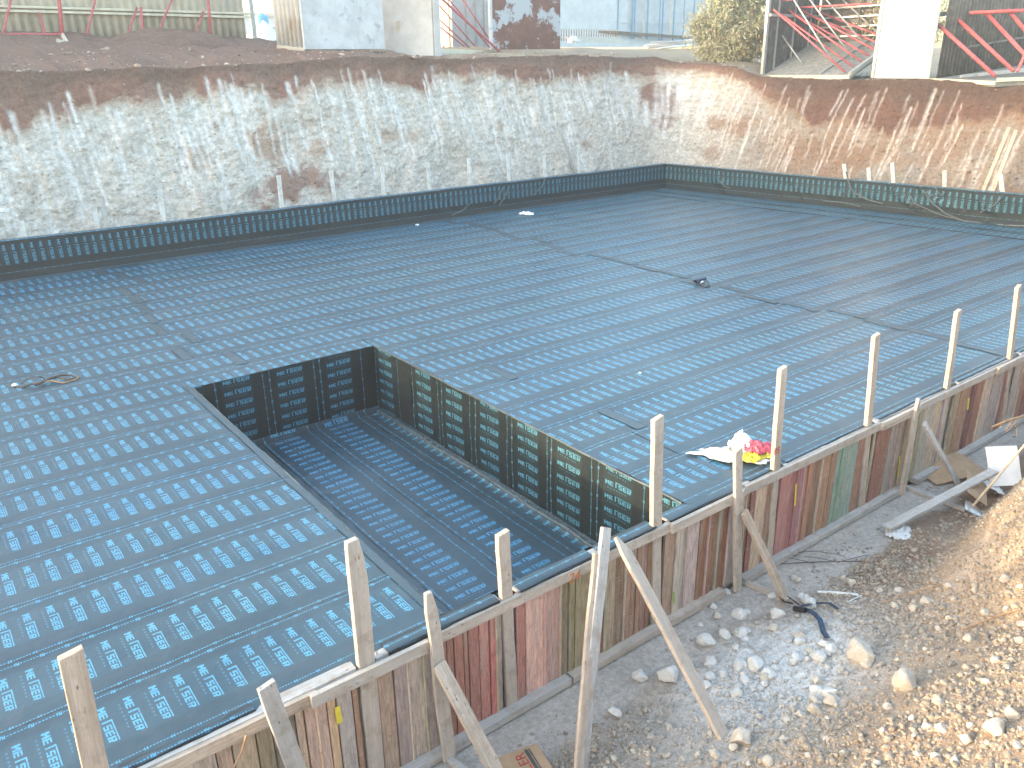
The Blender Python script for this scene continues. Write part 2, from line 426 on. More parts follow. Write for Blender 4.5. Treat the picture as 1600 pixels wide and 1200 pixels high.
Z = -.3 + T*(ZC+.3)
off = 1.9*np.clip(T, 0, 1)**.85
nA = fbm(S, Z, .7, 21, 3)-.5; nB = fbm(S, Z*1.6, 4.5, 31, 4)-.5; nC = fbm(S*1.3, Z*4, 9, 41, 3)-.5
off = off + (nA*.5 + nB*.12 + nC*.03)*sst(0, .1, T)*(1-.6*sst(.93, 1, T))
# colours: pale marl below, red soil, brown topsoil above; rust staining to the right
white = np.array([.59, .555, .51]); dirty = np.array([.45, .41, .365]); red = np.array([.27, .155, .118]); brown = np.array([.185, .122, .096]); rust = np.array([.37, .245, .17]); beige = np.array([.41, .33, .26]); greyc = np.array([.40, .385, .35])
def lerp(a, b, f): return a*(1-f[..., None]) + b*f[..., None]
v1 = fbm(S, Z, 1.3, 51, 5); v2 = fbm(S, Z*1.4, 6, 61, 4); v3 = fbm(S, Z, .45, 71, 3); v4 = NR.rand(*S.shape)*.5+.5*vnoise(S, Z*2.5, 9, 81)
C = lerp(white, dirty, sst(.42, .72, fbm(S, Z*2.6, 5, 63, 5))*.8)
C = lerp(C, white*1.35, sst(.60, .85, v4)*.5); C = lerp(C, dirty*.8, sst(.62, .9, NR.rand(*S.shape)*.5+.5*vnoise(S, Z*3, 11, 87))*.55)
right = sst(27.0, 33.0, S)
C = lerp(C, lerp(np.broadcast_to(beige, C.shape), rust, sst(.40, .60, v1)), right*sst(.30, .55, v3+.12*right)*.85)
C = lerp(C, np.broadcast_to(greyc, C.shape), right*sst(.52, .68, fbm(S, Z, .8, 91, 3))*.7)
def patch(px, py, off_, rs, rz, amt, col=red):
    global C
    s0, z0 = s_of(px, py, off_)
    d = np.sqrt(((S-s0)/rs)**2 + ((Z-z0)/rz)**2) + (v1-.5)*1.6 + (v2-.5)*.6
    C = lerp(C, np.broadcast_to(col, C.shape), sst(1.0, .5, d)*amt)
patch(425, 225, 1.2, .8, 1.0, .75, rust); patch(465, 285, .6, 1.5, .75, .85); patch(305, 248, 1, .6, .35, .6, rust); patch(500, 235, 1, .5, .3, .6, rust)
patch(635, 212, 1, .8, .3, .5, rust); patch(1012, 160, 1.5, .45, 1.5, .95); patch(1145, 195, 1.2, 1.4, .5, .8, rust); patch(1118, 235, .9, .6, .5, .6, rust)
patch(1250, 240, .8, 2.0, .6, .55, rust); patch(1330, 245, .8, 2.2, .5, .6, rust); patch(1480, 225, 1, 2.2, .5, .6, rust)
patch(785, 195, 1, .5, .25, .5, rust); patch(1010, 190, 1.2, .4, .5, .8); patch(920, 225, 1, .5, .25, .5, rust)
edge = ZB + (v1-.5)*.5 + (v2-.5)*.25
C = lerp(C, np.broadcast_to(rust, C.shape), sst(-.35, -.05, Z-edge)*.65)
C = lerp(C, lerp(np.broadcast_to(red, C.shape), brown*1.5, sst(.4, .7, v1)), sst(-.06, .06, Z-edge))
C = lerp(C, np.broadcast_to(brown, C.shape), sst(.25, .9, (Z-edge)/np.maximum(ZC-edge, .3)+(v1-.5)*.5))
C = C*(1-.30*sst(27, 31, S)-.12*right*sst(-.2, .3, Z-edge))[..., None]  # right bank toned down: shade put into its colour; crown darker still
# bucket-tooth scars: shallow pale grooves running down the face
Nc = len(s_line)
ds_ok = np.where((s_line > .5) & (s_line < 44))[0]
rr = random.Random(5)
for i in range(360):
    s0 = rr.uniform(1, 43); zc0 = float(np.interp(s0, s_line, zc)); zb0 = float(np.interp(s0, s_line, zb))
    zt = rr.uniform(zb0-1.2, min(zc0-.1, zb0+.55)); ln = rr.choice([.5, .8, 1.2, 1.7, 2.3])*rr.uniform(.7, 1.2)
    if s0 > 29: zt = rr.uniform(zb0-1.4, zc0-.15)
    sl = rr.uniform(-.10, -.01) if s0 < 24 else rr.uniform(.05, .2)*(1 if s0 > 27 else .3)
    w = rr.uniform(.026, .062)*(1 if s0 < 27 else .75); br = rr.uniform(.4, 1.0)*(1 if s0 < 27 else .6)
    j0 = np.searchsorted(s_line, s0-.7); j1 = np.searchsorted(s_line, s0+.7)
    sb = S[:, j0:j1]; z_ = Z[:, j0:j1]
    cen = s0 - (zt-z_)*sl + .05*(vnoise(z_, z_*0+i, 2.5, 7)-.5)
    g = np.exp(-((sb-cen)/w)**2)*sst(zt, zt-.12, z_)*sst(zt-ln-.2, zt-ln+.1, z_)*(.55+.6*vnoise(sb*3, z_*4, 2, i % 9))
    g = np.clip(g, 0, 1)
    C[:, j0:j1] = C[:, j0:j1]*(1-g[..., None]*br) + np.array([.84, .83, .82])*g[..., None]*br
    off[:, j0:j1] += g*.04
def plateau_z(x, y, zc_):
    back = zc_ + np.clip((y-26.3)/9.7, 0, 1)*np.interp(x, [0, 4, 10, 14, 18, 30, 45], [1.75, 1.5, 1.05, .8, .6, .5, .85])
    return back
offs2 = np.array([2.0, 2.15, 2.35, 2.6, 2.9, 3.3, 3.8, 4.4, 5, 5.8, 6.6, 7.5, 8.5, 9.6, 11, 12.5, 14.5, 17, 20, 26, 40, 90, 150])
S2, O2 = np.meshgrid(s_line, offs2)
PX = px_[None]+nx_[None]*O2; PY = py_[None]+ny_[None]*O2
Z2 = plateau_z(PX, PY, zc[None]) * 1.0
k2 = sst(1.9, 3.2, O2)
Z2 = Z2 + (fbm(PX, PY, .8, 101, 4)-.5)*.35*k2*(O2 < 20) + (fbm(PX, PY, 3.5, 111, 3)-.5)*.12*(O2 < 15) - .03
c1 = fbm(PX, PY, 1.1, 121, 4); c2 = vnoise(PX, PY, 9, 131)
C2 = lerp(np.broadcast_to(brown*1.25, PX.shape+(3,)), np.broadcast_to(np.array([.20, .13, .10]), PX.shape+(3,)), sst(.35, .65, c1))
tan = np.array([.36, .29, .21])
C2 = lerp(C2, np.broadcast_to(tan, C2.shape), sst(14, 19, PX)*sst(.3, .5, c1+.15*sst(20, 26, PX)))

XX = np.concatenate([px_[None]+nx_[None]*off, PX]); YY = np.concatenate([py_[None]+ny_[None]*off, PY]); ZZ = np.concatenate([Z, Z2])
CC = np.concatenate([C, C2])
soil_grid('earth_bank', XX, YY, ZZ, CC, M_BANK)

def bank_xyz(s, z):
    X_, Y_, a, b = bank_path(np.array([s])); zc0 = float(np.interp(s, s_line, zc))
    o = 1.9*max(0, min(1, (z+.3)/(zc0+.3)))**.85
    return Vector((float(X_[0]+a[0]*o), float(Y_[0]+b[0]*o), z))
def plat(x, y):
    """plateau height near a spot"""
    d = (XX[NF:]-x)**2+(YY[NF:]-y)**2; i = np.unravel_index(np.argmin(d), d.shape); return float(Z2[i])

# stones lying on and in the bank: loose rubble, one mass
def pebble_mass(name, P, size, mat, colr=None, flat=.7, seed=1, smooth=True):
    rs = np.random.RandomState(seed)
    ph = (1+5**.5)/2
    ico = np.array([(-1,ph,0),(1,ph,0),(-1,-ph,0),(1,-ph,0),(0,-1,ph),(0,1,ph),(0,-1,-ph),(0,1,-ph),(ph,0,-1),(ph,0,1),(-ph,0,-1),(-ph,0,1)])/1.9
    fc = np.array([(0,11,5),(0,5,1),(0,1,7),(0,7,10),(0,10,11),(1,5,9),(5,11,4),(11,10,2),(10,7,6),(7,1,8),(3,9,4),(3,4,2),(3,2,6),(3,6,8),(3,8,9),(4,9,5),(2,4,11),(6,2,10),(8,6,7),(9,8,1)])
    n = len(P); v = np.broadcast_to(ico, (n, 12, 3)).copy()
    v *= 1+(rs.rand(n, 12, 1)-.5)*.5
    v *= (1+(rs.rand(n, 1, 3)-.5)*.7)*np.array([1, 1, flat])
    a = rs.rand(n)*6.28; ca, sa = np.cos(a), np.sin(a)
    x = v[:, :, 0]*ca[:, None]-v[:, :, 1]*sa[:, None]; y = v[:, :, 0]*sa[:, None]+v[:, :, 1]*ca[:, None]
    v[:, :, 0] = x; v[:, :, 1] = y
    v = v*np.asarray(size)[:, None, None]*.5 + np.asarray(P)[:, None, :]
    Q = (fc[None]+np.arange(n)[:, None, None]*12).reshape(-1, 3)
    col = None if colr is None else np.repeat(colr, 12, 0)
    me = np_mesh(name, v.reshape(-1, 3), Q, mat, colr=col, smooth=smooth)
    return link(name, me)
sx = NR.uniform(.5, 44, 9000); st_ = NR.beta(1.1, 1.6, 9000)
bi = [(np.searchsorted(s_line, a).clip(0, Nc-1), int(b*(NF-1))) for a, b in zip(sx, st_)]
bi = np.array(bi); P = np.stack([XX[bi[:,1], bi[:,0]], YY[bi[:,1], bi[:,0]], ZZ[bi[:,1], bi[:,0]]], -1)
bc = C[bi[:,1], bi[:,0]]; bc = bc*(.7+.6*NR.rand(9000, 1)) + .06*NR.rand(9000, 1)
o = pebble_mass('bank_rubble', P, NR.uniform(.025, .10, 9000)*NR.uniform(.5, 1.2, 9000), M_BANK, bc, seed=3); tag(o, 'loose chalky rubble stuck in the cut bank face', 'rubble', kind='stuff')
pi_ = NR.randint(NF, NF+14, 1500); pj = NR.randint(60, 900, 1500)
P = np.stack([XX[pi_, pj], YY[pi_, pj], ZZ[pi_, pj]+.01], -1) + np.concatenate([NR.uniform(-.2, .2, (1500, 2)), np.zeros((1500, 1))], 1)
o = pebble_mass('field_stones', P, NR.gamma(2, .03, 1500).clip(.03, .2), M_BANK, np.array([.42, .36, .31])*(.6+.7*NR.rand(1500, 1)), seed=4); tag(o, 'small pale stones strewn over the dark topsoil above the bank', 'stones', kind='stuff')

# ================================================================== slab under the membrane and the membrane itself
PX0, PX1, PY0, PY1 = 3.42, 6.86, 5.72, 13.5          # sunken pit
PZ = -1.35; SY0 = 5.60; SY1 = 24.02; SXL = -9.0
def XR(y): return 26.35 + (24.1-y)*.12                # foot of right-hand upstand
bm = bmesh.new()
for (x0, x1, y0, y1) in ((SXL, PX0-.08, SY0+.01, 24.2), (PX0-.08, PX1+.08, PY1+.08, 24.2), (PX1+.08, 28.9, SY0+.01, 24.2)):
    box_bm(bm, ((x0+x1)/2, (y0+y1)/2, -.77), (x1-x0, y1-y0, 1.5))
tag(bm_obj('concrete_slab', bm, M_CONC), kind='structure')

mem = empty('waterproof_membrane', (0, SY0, 0), 'black bitumen membrane with blue printed lettering lining the slab and sunken pit', 'waterproofing membrane')
def wrinkle(x, y):
    w = (fbm(x, y, .9, 201, 3)-.5)*.034 + (fbm(x*.35, y*1.8, 2.2, 211, 3)-.5)*.030
    return w
def sheet(name, x0, x1, y0, y1, mat=M_MEM, along='x', ztop=.0, res=.13, rightcut=None, uoff=0.0, ridge=True):
    """a strip lying on the slab; long edge at its far side carries the lap"""
    L = (x1-x0) if along == 'x' else (y1-y0); W = (y1-y0) if along == 'x' else (x1-x0)
    nl = max(2, int(L/res)); vs = np.concatenate([[0, .0, .012, .04], np.linspace(.1, W-.08, max(3, int(W/.11))), [W]]) if ridge else np.linspace(0, W, max(3, int(W/.12)))
    us = np.linspace(0, L, nl)
    U, V = np.meshgrid(us, vs)
    zz = np.full(U.shape, .010+ztop)
    if ridge:
        k = np.arange(len(vs))
        zz[0] = .001+ztop; zz[1] = .013+ztop; zz[2] = .016+ztop; zz[3] = .013+ztop
        zz[-1] = .004+ztop
    if along == 'x': X = x0+U; Y = y1-V
    else: X = x0+V; Y = y0+U
    if along == 'x': Y = Y + (vs[:, None] < .05)*(fbm(X, X*0+y0, 1.6, 221)-.5)*.045
    zz = zz + wrinkle(X, Y)*(1 if not ridge else np.minimum(1, V/.1+.25))
    if rightcut is not None: X = np.minimum(X, rightcut(Y))
    uv = np.stack([U+uoff, V], -1).reshape(-1, 2)
    me = np_mesh(name, np.stack([X, Y, zz], -1).reshape(-1, 3), grid_q(*X.shape), mat, uv=uv, smooth=True)
    me.materials[0] = mat
    # faces looking up
    if me.polygons[len(me.polygons)//2].normal.z < 0: me.flip_normals()
    o = link(name, me); return adopt(o, mem)
SP = .924
seams = [6.634+SP*i for i in range(-1, 20)]
rj = random.Random(21)
XB = 24.9                                           # border strips start here
for i, ys in enumerate(seams[:-1]):
    y0, y1 = ys, ys+SP
    if y0 > SY1-.1: break
    lift = .0
    if i == 0: y0 = SY0+.02; y1 = seams[1]
    y1 = min(y1, SY1)
    cutx = lambda Y: XR(Y)-.9
    j1 = 4.2 + rj.uniform(-.35, .35) + (.3 if y0 > 19 else 0); j2 = 15.25+rj.uniform(-.3, .35)
    segs = []
    if y0 < PY1-.2:
        segs += [(SXL, -4.6+rj.uniform(-.5, .5)), (None, PX0-.02)]
        segs += [(PX1+.02, 7.95+rj.uniform(-.2, .25)), (None, j2), (None, XR(y0)-1.85)]
    else:
        segs += [(SXL, j1), (None, j2), (None, XR(y0)-1.85)]
    x_prev = None
    for a, b in segs:
        if a is None: a = x_prev
        if y0 < PY1 < y1 and b == PX0-.02: pass
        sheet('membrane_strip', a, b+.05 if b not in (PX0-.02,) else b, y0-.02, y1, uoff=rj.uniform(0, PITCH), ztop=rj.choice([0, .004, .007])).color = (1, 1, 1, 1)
        if b > -4 and b != PX0-.02 and b < 20 and (b < 7 or b > 9 or i in (2, 5)):
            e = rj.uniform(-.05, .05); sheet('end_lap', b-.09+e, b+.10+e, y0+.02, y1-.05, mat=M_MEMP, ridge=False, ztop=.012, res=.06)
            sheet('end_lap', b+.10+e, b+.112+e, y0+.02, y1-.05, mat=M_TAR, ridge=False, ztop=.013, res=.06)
        x_prev = b
# the strip that stops on the far edge of the pit
yy_ = [s for s in seams if s < PY1][-1]+SP
sheet('membrane_strip', PX0-.02, PX1+.02, PY1, yy_+.01, uoff=.05)
for k in range(2):
    me_o = sheet('border_strip', 0, 1.0, SY0+.02, SY1, along='y', ztop=.012+.004*k, uoff=.03*k)
    co = np.empty(len(me_o.data.vertices)*3, np.float32); me_o.data.vertices.foreach_get('co', co); co = co.reshape(-1, 3)
    co[:, 0] += (XR(co[:, 1])-1.9+.93*k); me_o.data.vertices.foreach_set('co', co.ravel()); me_o.data.update()

# plain lap pieces round the pit mouth
def lap(x0, x1, y0, y1):
    return sheet('pit_edge_lap', x0, x1, y0, y1, mat=M_MEMP, ridge=False, ztop=.017, res=.07)
lap(PX0-.10, PX0-.01, PY0, PY1+.12)
def wall_sheet(name, P0, du, dv, nu, nv, u_is_up, uoff, voff, bulge, mat=M_MEM, seed=0):
    """membrane on an upright face: P0 lower start, dv = vector along, du = vector up; bulge = outward vector"""
    P0 = Vector(P0); du = Vector(du); dv = Vector(dv); bulge = Vector(bulge)
    A, B = np.meshgrid(np.linspace(0, 1, nu), np.linspace(0, 1, nv), indexing='ij')
    H = du.length; L = dv.length
    w = (fbm(B*L, A*H, 1.3, 300+seed, 3)-.45)*.07*np.sin(np.pi*np.clip(A, 0, 1))
    P = np.array(P0)[None, None]+A[..., None]*np.array(du)+B[..., None]*np.array(dv)+w[..., None]*np.array(bulge)
    if u_is_up: uv = np.stack([A*H+uoff, B*L+voff], -1)
    else: uv = np.stack([B*L+uoff, (1-A)*H+voff], -1)
    me = np_mesh(name, P.reshape(-1, 3), grid_q(nu, nv), mat, uv=uv.reshape(-1, 2), smooth=True)
    return adopt(link(name, me), mem)
H = -PZ
# right wall of the pit (seams every .985 m), read towards the camera
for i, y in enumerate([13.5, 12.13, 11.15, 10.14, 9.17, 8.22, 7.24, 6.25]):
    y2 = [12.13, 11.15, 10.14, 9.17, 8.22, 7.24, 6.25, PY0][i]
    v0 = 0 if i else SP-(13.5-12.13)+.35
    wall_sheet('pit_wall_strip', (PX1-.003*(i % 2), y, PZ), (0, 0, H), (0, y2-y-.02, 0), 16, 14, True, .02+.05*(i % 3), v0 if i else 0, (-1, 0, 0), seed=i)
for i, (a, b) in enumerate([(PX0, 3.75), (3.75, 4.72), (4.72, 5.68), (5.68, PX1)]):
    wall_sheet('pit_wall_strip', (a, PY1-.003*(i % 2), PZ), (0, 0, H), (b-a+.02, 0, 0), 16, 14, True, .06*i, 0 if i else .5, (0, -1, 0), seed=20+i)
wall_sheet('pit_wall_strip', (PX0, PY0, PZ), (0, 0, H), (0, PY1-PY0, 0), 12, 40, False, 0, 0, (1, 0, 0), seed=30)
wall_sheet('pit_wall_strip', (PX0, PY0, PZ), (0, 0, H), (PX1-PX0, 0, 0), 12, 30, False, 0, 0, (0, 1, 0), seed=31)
# pit floor: strips run away from the camera, lettering read to the right
for i, (a, b) in enumerate([(PX0+.02, 4.47), (4.45, 5.50), (5.48, 6.50), (6.48, PX1-.01)]):
    nl = 70; vs = np.concatenate([[0, 0, .012, .04], np.linspace(.1, b-a, 9)])
    U, V = np.meshgrid(np.linspace(0, PY1-PY0-.02, nl), vs); zz = np.full(U.shape, PZ+.012)
    zz[0] = PZ+.001; zz[1] = PZ+.015; zz[2] = PZ+.018
    X = a+V; Y = PY0+.01+U; zz = zz+wrinkle(X, Y)*np.minimum(1, V/.1+.2)
    zz = zz + .10*sst(.16, 0, np.minimum(PX1-X, PY1-Y))**2            # cove where floor meets wall
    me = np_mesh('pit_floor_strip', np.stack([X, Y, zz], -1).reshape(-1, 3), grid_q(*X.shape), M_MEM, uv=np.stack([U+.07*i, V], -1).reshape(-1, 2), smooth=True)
    if me.polygons[len(me.polygons)//2].normal.z < 0: me.flip_normals()
    adopt(link('pit_floor_strip', me), mem)
# folded edges: thin rounded ribs of membrane along the mouth and the foot of the pit
M_FOLD = plain('membrane_fold', (.10, .125, .13), .38, .35, 9, bump=.4)
def rib(name, pts, r, seed=0, mat=None, parent=mem, amp=.012):
    ps = []
    pts = [Vector(p) for p in pts]
    for a, b in zip(pts[:-1], pts[1:]):
        n = max(2, int((b-a).length/.09))
        for k in range(n): ps.append(a.lerp(b, k/n))
    ps.append(pts[-1]); rg = random.Random(seed)
    V = []; Q = []; m = 6
    for k, p in enumerate(ps):
        d = (ps[min(k+1, len(ps)-1)]-ps[max(k-1, 0)]).normalized(); x = d.cross(Vector((0, 0, 1)))
        x = x.normalized() if x.length > .1 else Vector((1, 0, 0)); y = d.cross(x)
        n1_ = float(vnoise(k*.23, seed*1.7, 1, 5)); n2_ = float(vnoise(k*.23, seed*2.3+40, 1, 6)); q = p+x*(n1_-.5)*2*amp+y*(n2_-.5)*amp; rr_ = r*(.75+.5*float(vnoise(k*.4, seed*3.1, 1, 8)))
        for j in range(m):
            a = j/m*6.2832; V.append(q+x*math.cos(a)*rr_+y*math.sin(a)*rr_)
    for k in range(len(ps)-1):
        for j in range(m): Q.append((k*m+j, k*m+(j+1) % m, (k+1)*m+(j+1) % m, (k+1)*m+j))
    me = np_mesh(name, V, Q, mat or M_FOLD, smooth=True)
    o = link(name, me)
    return adopt(o, parent) if parent else o
rib('folded_edge', [(PX1-.002, PY1, .012), (PX1-.002, PY0, .012)], .014, 1)
rib('folded_edge', [(PX0+.005, PY1, .008), (PX0+.005, PY0, .008)], .013, 3)
rib('corner_fold', [(PX1-.06, PY1-.1, PZ+.05), (PX1-.06, PY0, PZ+.05)], .034, 4, amp=.02)

# upstands along the back and the right side (one roll width high), rounded over at the top
UH = 1.03
def upstand(a, b, seed, folds, amp):
    a = Vector(a); b = Vector(b); d = (b-a); L = d.length; d.normalize(); n = Vector((d.y, -d.x, 0))   # n points into the slab
    if n.y > 0 and abs(n.y) > .5: n = -n
    if abs(d.y) > .5 and n.x > 0: n = -n
    prof = [(.30, .012, 1.30), (.17, .022, 1.17), (.09, .05, 1.09), (.045, .11, 1.02), (.02, .2, .94)]
    prof += [(.0, z, UH-z+.07) for z in np.linspace(.3, UH-.06, 9)] + [(-.01, UH-.02, .06), (-.04, UH, .04), (-.12, UH+.004, -.04), (-.16, UH-.05, -.1)]
    nl = int(L/.08); us = np.linspace(0, L, nl)
    V = np.zeros((len(prof), nl, 3)); UVs = np.zeros((len(prof), nl, 2))
    for i, (o_, z, v) in enumerate(prof):
        k = np.sin(np.pi*min(1, max(0, z/UH)))
        w = (fbm(us, us*0+z*1.2, 1.1, seed, 3)-.5)*amp*k + (fbm(us*1.0+z*1.6, us*0+z*.5, 3.5, seed+3, 2)-.5)*amp*.7*k
        top = (fbm(us, us*0, .6, seed+9, 2)-.5)*.05*(z > .5)
        for (f0, f1, am) in folds:     # slack folds sweeping down the sheet
            cen = f0+(f1-f0)*(1-z/UH)**1.6; w = w+am*np.exp(-((us-cen)/.07)**2)*np.clip(z*6, 0, 1)
        oo = o_+w
        V[i, :, 0] = a.x+d.x*us+n.x*oo; V[i, :, 1] = a.y+d.y*us+n.y*oo; V[i, :, 2] = z+top
        UVs[i, :, 0] = us+seed*.03; UVs[i, :, 1] = v
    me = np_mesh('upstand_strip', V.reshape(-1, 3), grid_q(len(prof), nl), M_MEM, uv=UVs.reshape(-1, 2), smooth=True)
    me.flip_normals() if me.polygons[nl*7].normal.dot(n) < 0 else None
    return adopt(link('upstand_strip', me), mem)
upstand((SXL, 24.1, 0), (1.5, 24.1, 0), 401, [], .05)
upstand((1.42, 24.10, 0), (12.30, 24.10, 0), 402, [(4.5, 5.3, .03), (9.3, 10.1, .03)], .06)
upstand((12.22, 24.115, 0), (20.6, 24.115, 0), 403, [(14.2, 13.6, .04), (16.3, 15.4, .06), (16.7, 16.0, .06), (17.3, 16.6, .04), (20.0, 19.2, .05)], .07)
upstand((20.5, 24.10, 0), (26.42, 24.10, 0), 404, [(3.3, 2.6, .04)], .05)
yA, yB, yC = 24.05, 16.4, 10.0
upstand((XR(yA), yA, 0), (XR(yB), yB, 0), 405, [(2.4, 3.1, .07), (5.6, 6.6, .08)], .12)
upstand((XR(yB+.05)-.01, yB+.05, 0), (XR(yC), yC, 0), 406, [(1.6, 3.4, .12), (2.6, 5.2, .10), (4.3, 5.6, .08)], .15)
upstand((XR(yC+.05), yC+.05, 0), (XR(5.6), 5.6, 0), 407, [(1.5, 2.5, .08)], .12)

M_SHEEN = plain('fold_highlight', (.085, .105, .108), .30, .3, 9, bump=.3)  # paler than the sheet: highlights on the folds put into colour
def on_right(px, py, o=.07):
    p = atX(px, py, 27.6)
    for _ in range(6): p = atX(px, py, XR(p.y)-o)
    return p
for k, (pts, r) in enumerate([([(1322, 268), (1326, 285), (1334, 300), (1355, 312), (1380, 318)], .022), ([(1443, 298), (1458, 318), (1478, 334), (1505, 345), (1545, 350), (1600, 353), (1640, 357)], .030),
        ([(1420, 300), (1430, 318), (1460, 332), (1490, 342)], .018), ([(1568, 306), (1552, 322), (1532, 332)], .020), ([(1286, 314), (1310, 316), (1345, 322)], .018), ([(1124, 282), (1132, 291), (1140, 294)], .016), ([(1462, 294), (1470, 305), (1476, 300)], .020)]):
    rib('slack_fold', [on_right(*p) for p in pts], r, 300+k, mat=M_SHEEN, amp=.02)
for k, (pts, r) in enumerate([([(851, 279), (846, 292), (834, 305)], .022), ([(786, 294), (780, 308), (772, 318)], .020), ([(795, 292), (790, 306), (780, 320)], .018), ([(735, 318), (722, 330), (706, 336)], .020), ([(1040, 262), (1046, 262), (1046, 290)], .016)]):
    rib('slack_fold', [atY(p[0], p[1], 24.04) for p in pts], r, 320+k, mat=M_SHEEN, amp=.02)
# ================================================================== FORMWORK along the near edge
fw = empty('formwork_wall', (8, 5.5, -1.45), 'long edge formwork of upright painted and bare boards with timber battens, holding the near slab edge', 'formwork')
TAN = (.42, .32, .24); GRY = (.38, .33, .29); BRN = (.27, .165, .11); RBR = (.24, .135, .09); SAL = (.38, .19, .155); PNK = (.50, .32, .28); GRN = (.26, .37, .30); MOS = (.27, .23, .15); DRD = (.24, .11, .09); ROS = (.34, .165, .15)
bx_ = [(-9.0, None)]
edges = [(1.12, TAN), (1.45, MOS), (1.80, TAN), (1.98, TAN), (2.18, GRY), (2.33, BRN), (2.39, 'S'), (2.59, TAN), (2.76, GRY), (2.90, GRY), (3.08, GRY), (3.27, SAL), (3.43, SAL), (3.60, SAL), (3.73, SAL), (3.93, GRY),
  (4.02, 'S'), (4.20, SAL), (4.32, PNK), (4.57, PNK), (4.79, MOS), (5.00, MOS), (5.21, BRN), (5.46, TAN), (5.61, BRN), (5.76, BRN), (5.95, BRN), (6.13, RBR), (6.22, 'S'), (6.42, TAN), (6.60, GRY), (6.80, GRY), (7.03, BRN), (7.20, RBR), (7.40, RBR), (7.60, GRY),
  (7.90, BRN), (8.10, TAN), (8.30, RBR), (8.48, 'S'), (8.65, ROS), (8.90, ROS), (9.15, SAL), (9.38, BRN), (9.58, BRN), (9.80, BRN), (9.97, GRN), (10.22, GRN), (10.50, BRN), (10.67, 'S'), (10.90, BRN), (11.14, RBR), (11.38, GRY), (11.62, GRY), (11.84, TAN),
  (12.10, GRY), (12.35, GRY), (12.60, GRY), (12.95, MOS), (13.10, 'S'), (13.30, MOS), (13.55, BRN), (13.80, DRD), (14.10, RBR), (14.38, GRY), (14.73, GRY), (15.10, DRD), (15.30, BRN), (15.40, 'S'), (15.60, GRY), (15.9, BRN), (16.2, DRD)]
ed = [e for e, _ in edges]; cl = [c for _, c in edges]
xs = np.arange(-8.9, 1.1, .21); full = [(float(x), R.choice([TAN, GRY, BRN, MOS])) for x in xs]+edges+[(16.45+.24*i, R.choice([GRY, BRN, RBR, TAN])) for i in range(50)]
def board(x0, x1, z0, z1, y, th, colr, name='board', ribs=True):
    """upright board, origin mid-height; the face carries raised battens' edges"""
    w = x1-x0; bm = bmesh.new()
    box_bm(bm, (0, 0, 0), (w-.012, th, z1-z0))
    o = bm_obj(name, bm, M_BOARD, None, .004)
    o.location = ((x0+x1)/2, y, (z0+z1)/2); o.color = colr+(1,); adopt(o, fw); return o
stake_X = [0.32, 2.49, 4.11, 6.32, 8.56, 10.78, 13.20, 15.50, 17.9, 20.2]
for i, (x0, c) in enumerate(full[:-1]):
    x1 = full[i+1][0]
    if c == 'S': continue
    v = R.uniform(.85, 1.35); c = tuple(a*v*R.uniform(.95, 1.05) for a in c)
    w = x1-x0
    if w > .16 and R.random() < .6:        # two planks side by side, one proud of the other
        m = x0+w*R.uniform(.35, .65); d = R.choice([0, .012, .02])
        board(x0, m, -1.42, -.03, 5.585-d, .04, c); board(m, x1, -1.42-R.uniform(0, .01), -.03, 5.585-(.016-d if d < .016 else 0), .04, tuple(a*R.uniform(.85, 1.12) for a in c))
    else:
        board(x0, x1, -1.42, -.03, 5.585-R.choice([0, .008, .018]), .04, c)
    if R.random() < .35:                    # narrow edge cleat
        board(x0-.014, x0+.018, -1.41, -.04, 5.556, .035, tuple(a*R.uniform(.9, 1.3) for a in (GRY if c[0] < .4 else c)), 'edge_cleat')
def batten(x0, x1, y, z, w=.115, t=.05, mat=M_WOOD2, dz=0, name='top_batten'):
    L = x1-x0; nseg = max(2, int(L/.35)); bm = bmesh.new()
    vs = box_bm(bm, (0, 0, 0), (w, t, L))
    bmesh.ops.subdivide_edges(bm, edges=[e for e in bm.edges if abs((e.verts[0].co-e.verts[1].co).z) > L*.9], cuts=nseg)
    bmesh.ops.bevel(bm, geom=[e for e in bm.edges if e.calc_length() > .01], offset=.003, segments=1, affect='EDGES') if False else None
    for v_ in bm.verts:
        v_.co.x += (fbm(np.array([v_.co.z]), np.array([x0+v_.co.y*30]), 1.7, 9)[0]-.5)*.014
        v_.co.y += (fbm(np.array([v_.co.z]), np.array([x0+v_.co.x*30+5]), 1.4, 19)[0]-.5)*.008
    o = bm_obj(name, bm, mat, None)
    o.rotation_euler = (0, math.radians(90)+math.atan2(dz, L)*-1, 0)     # local z runs along +X
    o.location = ((x0+x1)/2, y, z); adopt(o, fw); return o
for i, (a, b) in enumerate([(-8.5, -2.2), (-2.15, 2.0), (3.17, 6.45), (7.83, 10.95), (12.1, 14.9), (16.3, 21.0), (21.1, 27.5)]):
    batten(a, b, 5.532, -.062+R.uniform(-.008, .008), .12, .05, M_WOOD if i % 2 else M_WOOD2)
for i, (a, b, z) in enumerate([(1.93, 3.10, -.052), (6.42, 7.72, -.055), (10.93, 12.0, -.05), (14.6, 16.6, -.05)]):
    batten(a, b, 5.482, z, .125, .048, M_WOOD2)
for (a, b) in [(1.98, 3.17), (6.45, 7.83), (10.95, 12.1), (14.9, 16.3)]:
    batten(a, b, 5.532, -.07, .10, .05, M_GREYW)
# capping planks lying flat along the top, seen as the grey rim under the membrane edge
for (a, b) in [(-8, -1.0), (-.95, 2.4), (2.6, 4.0), (4.22, 6.2), (6.44, 8.4), (8.68, 10.6), (10.9, 13.05), (13.35, 15.3), (15.65, 20), (20.05, 27.5)]:
    o = batten(a, b, 5.612, -.004, .03, .12, M_GREYW, name='capping_plank')
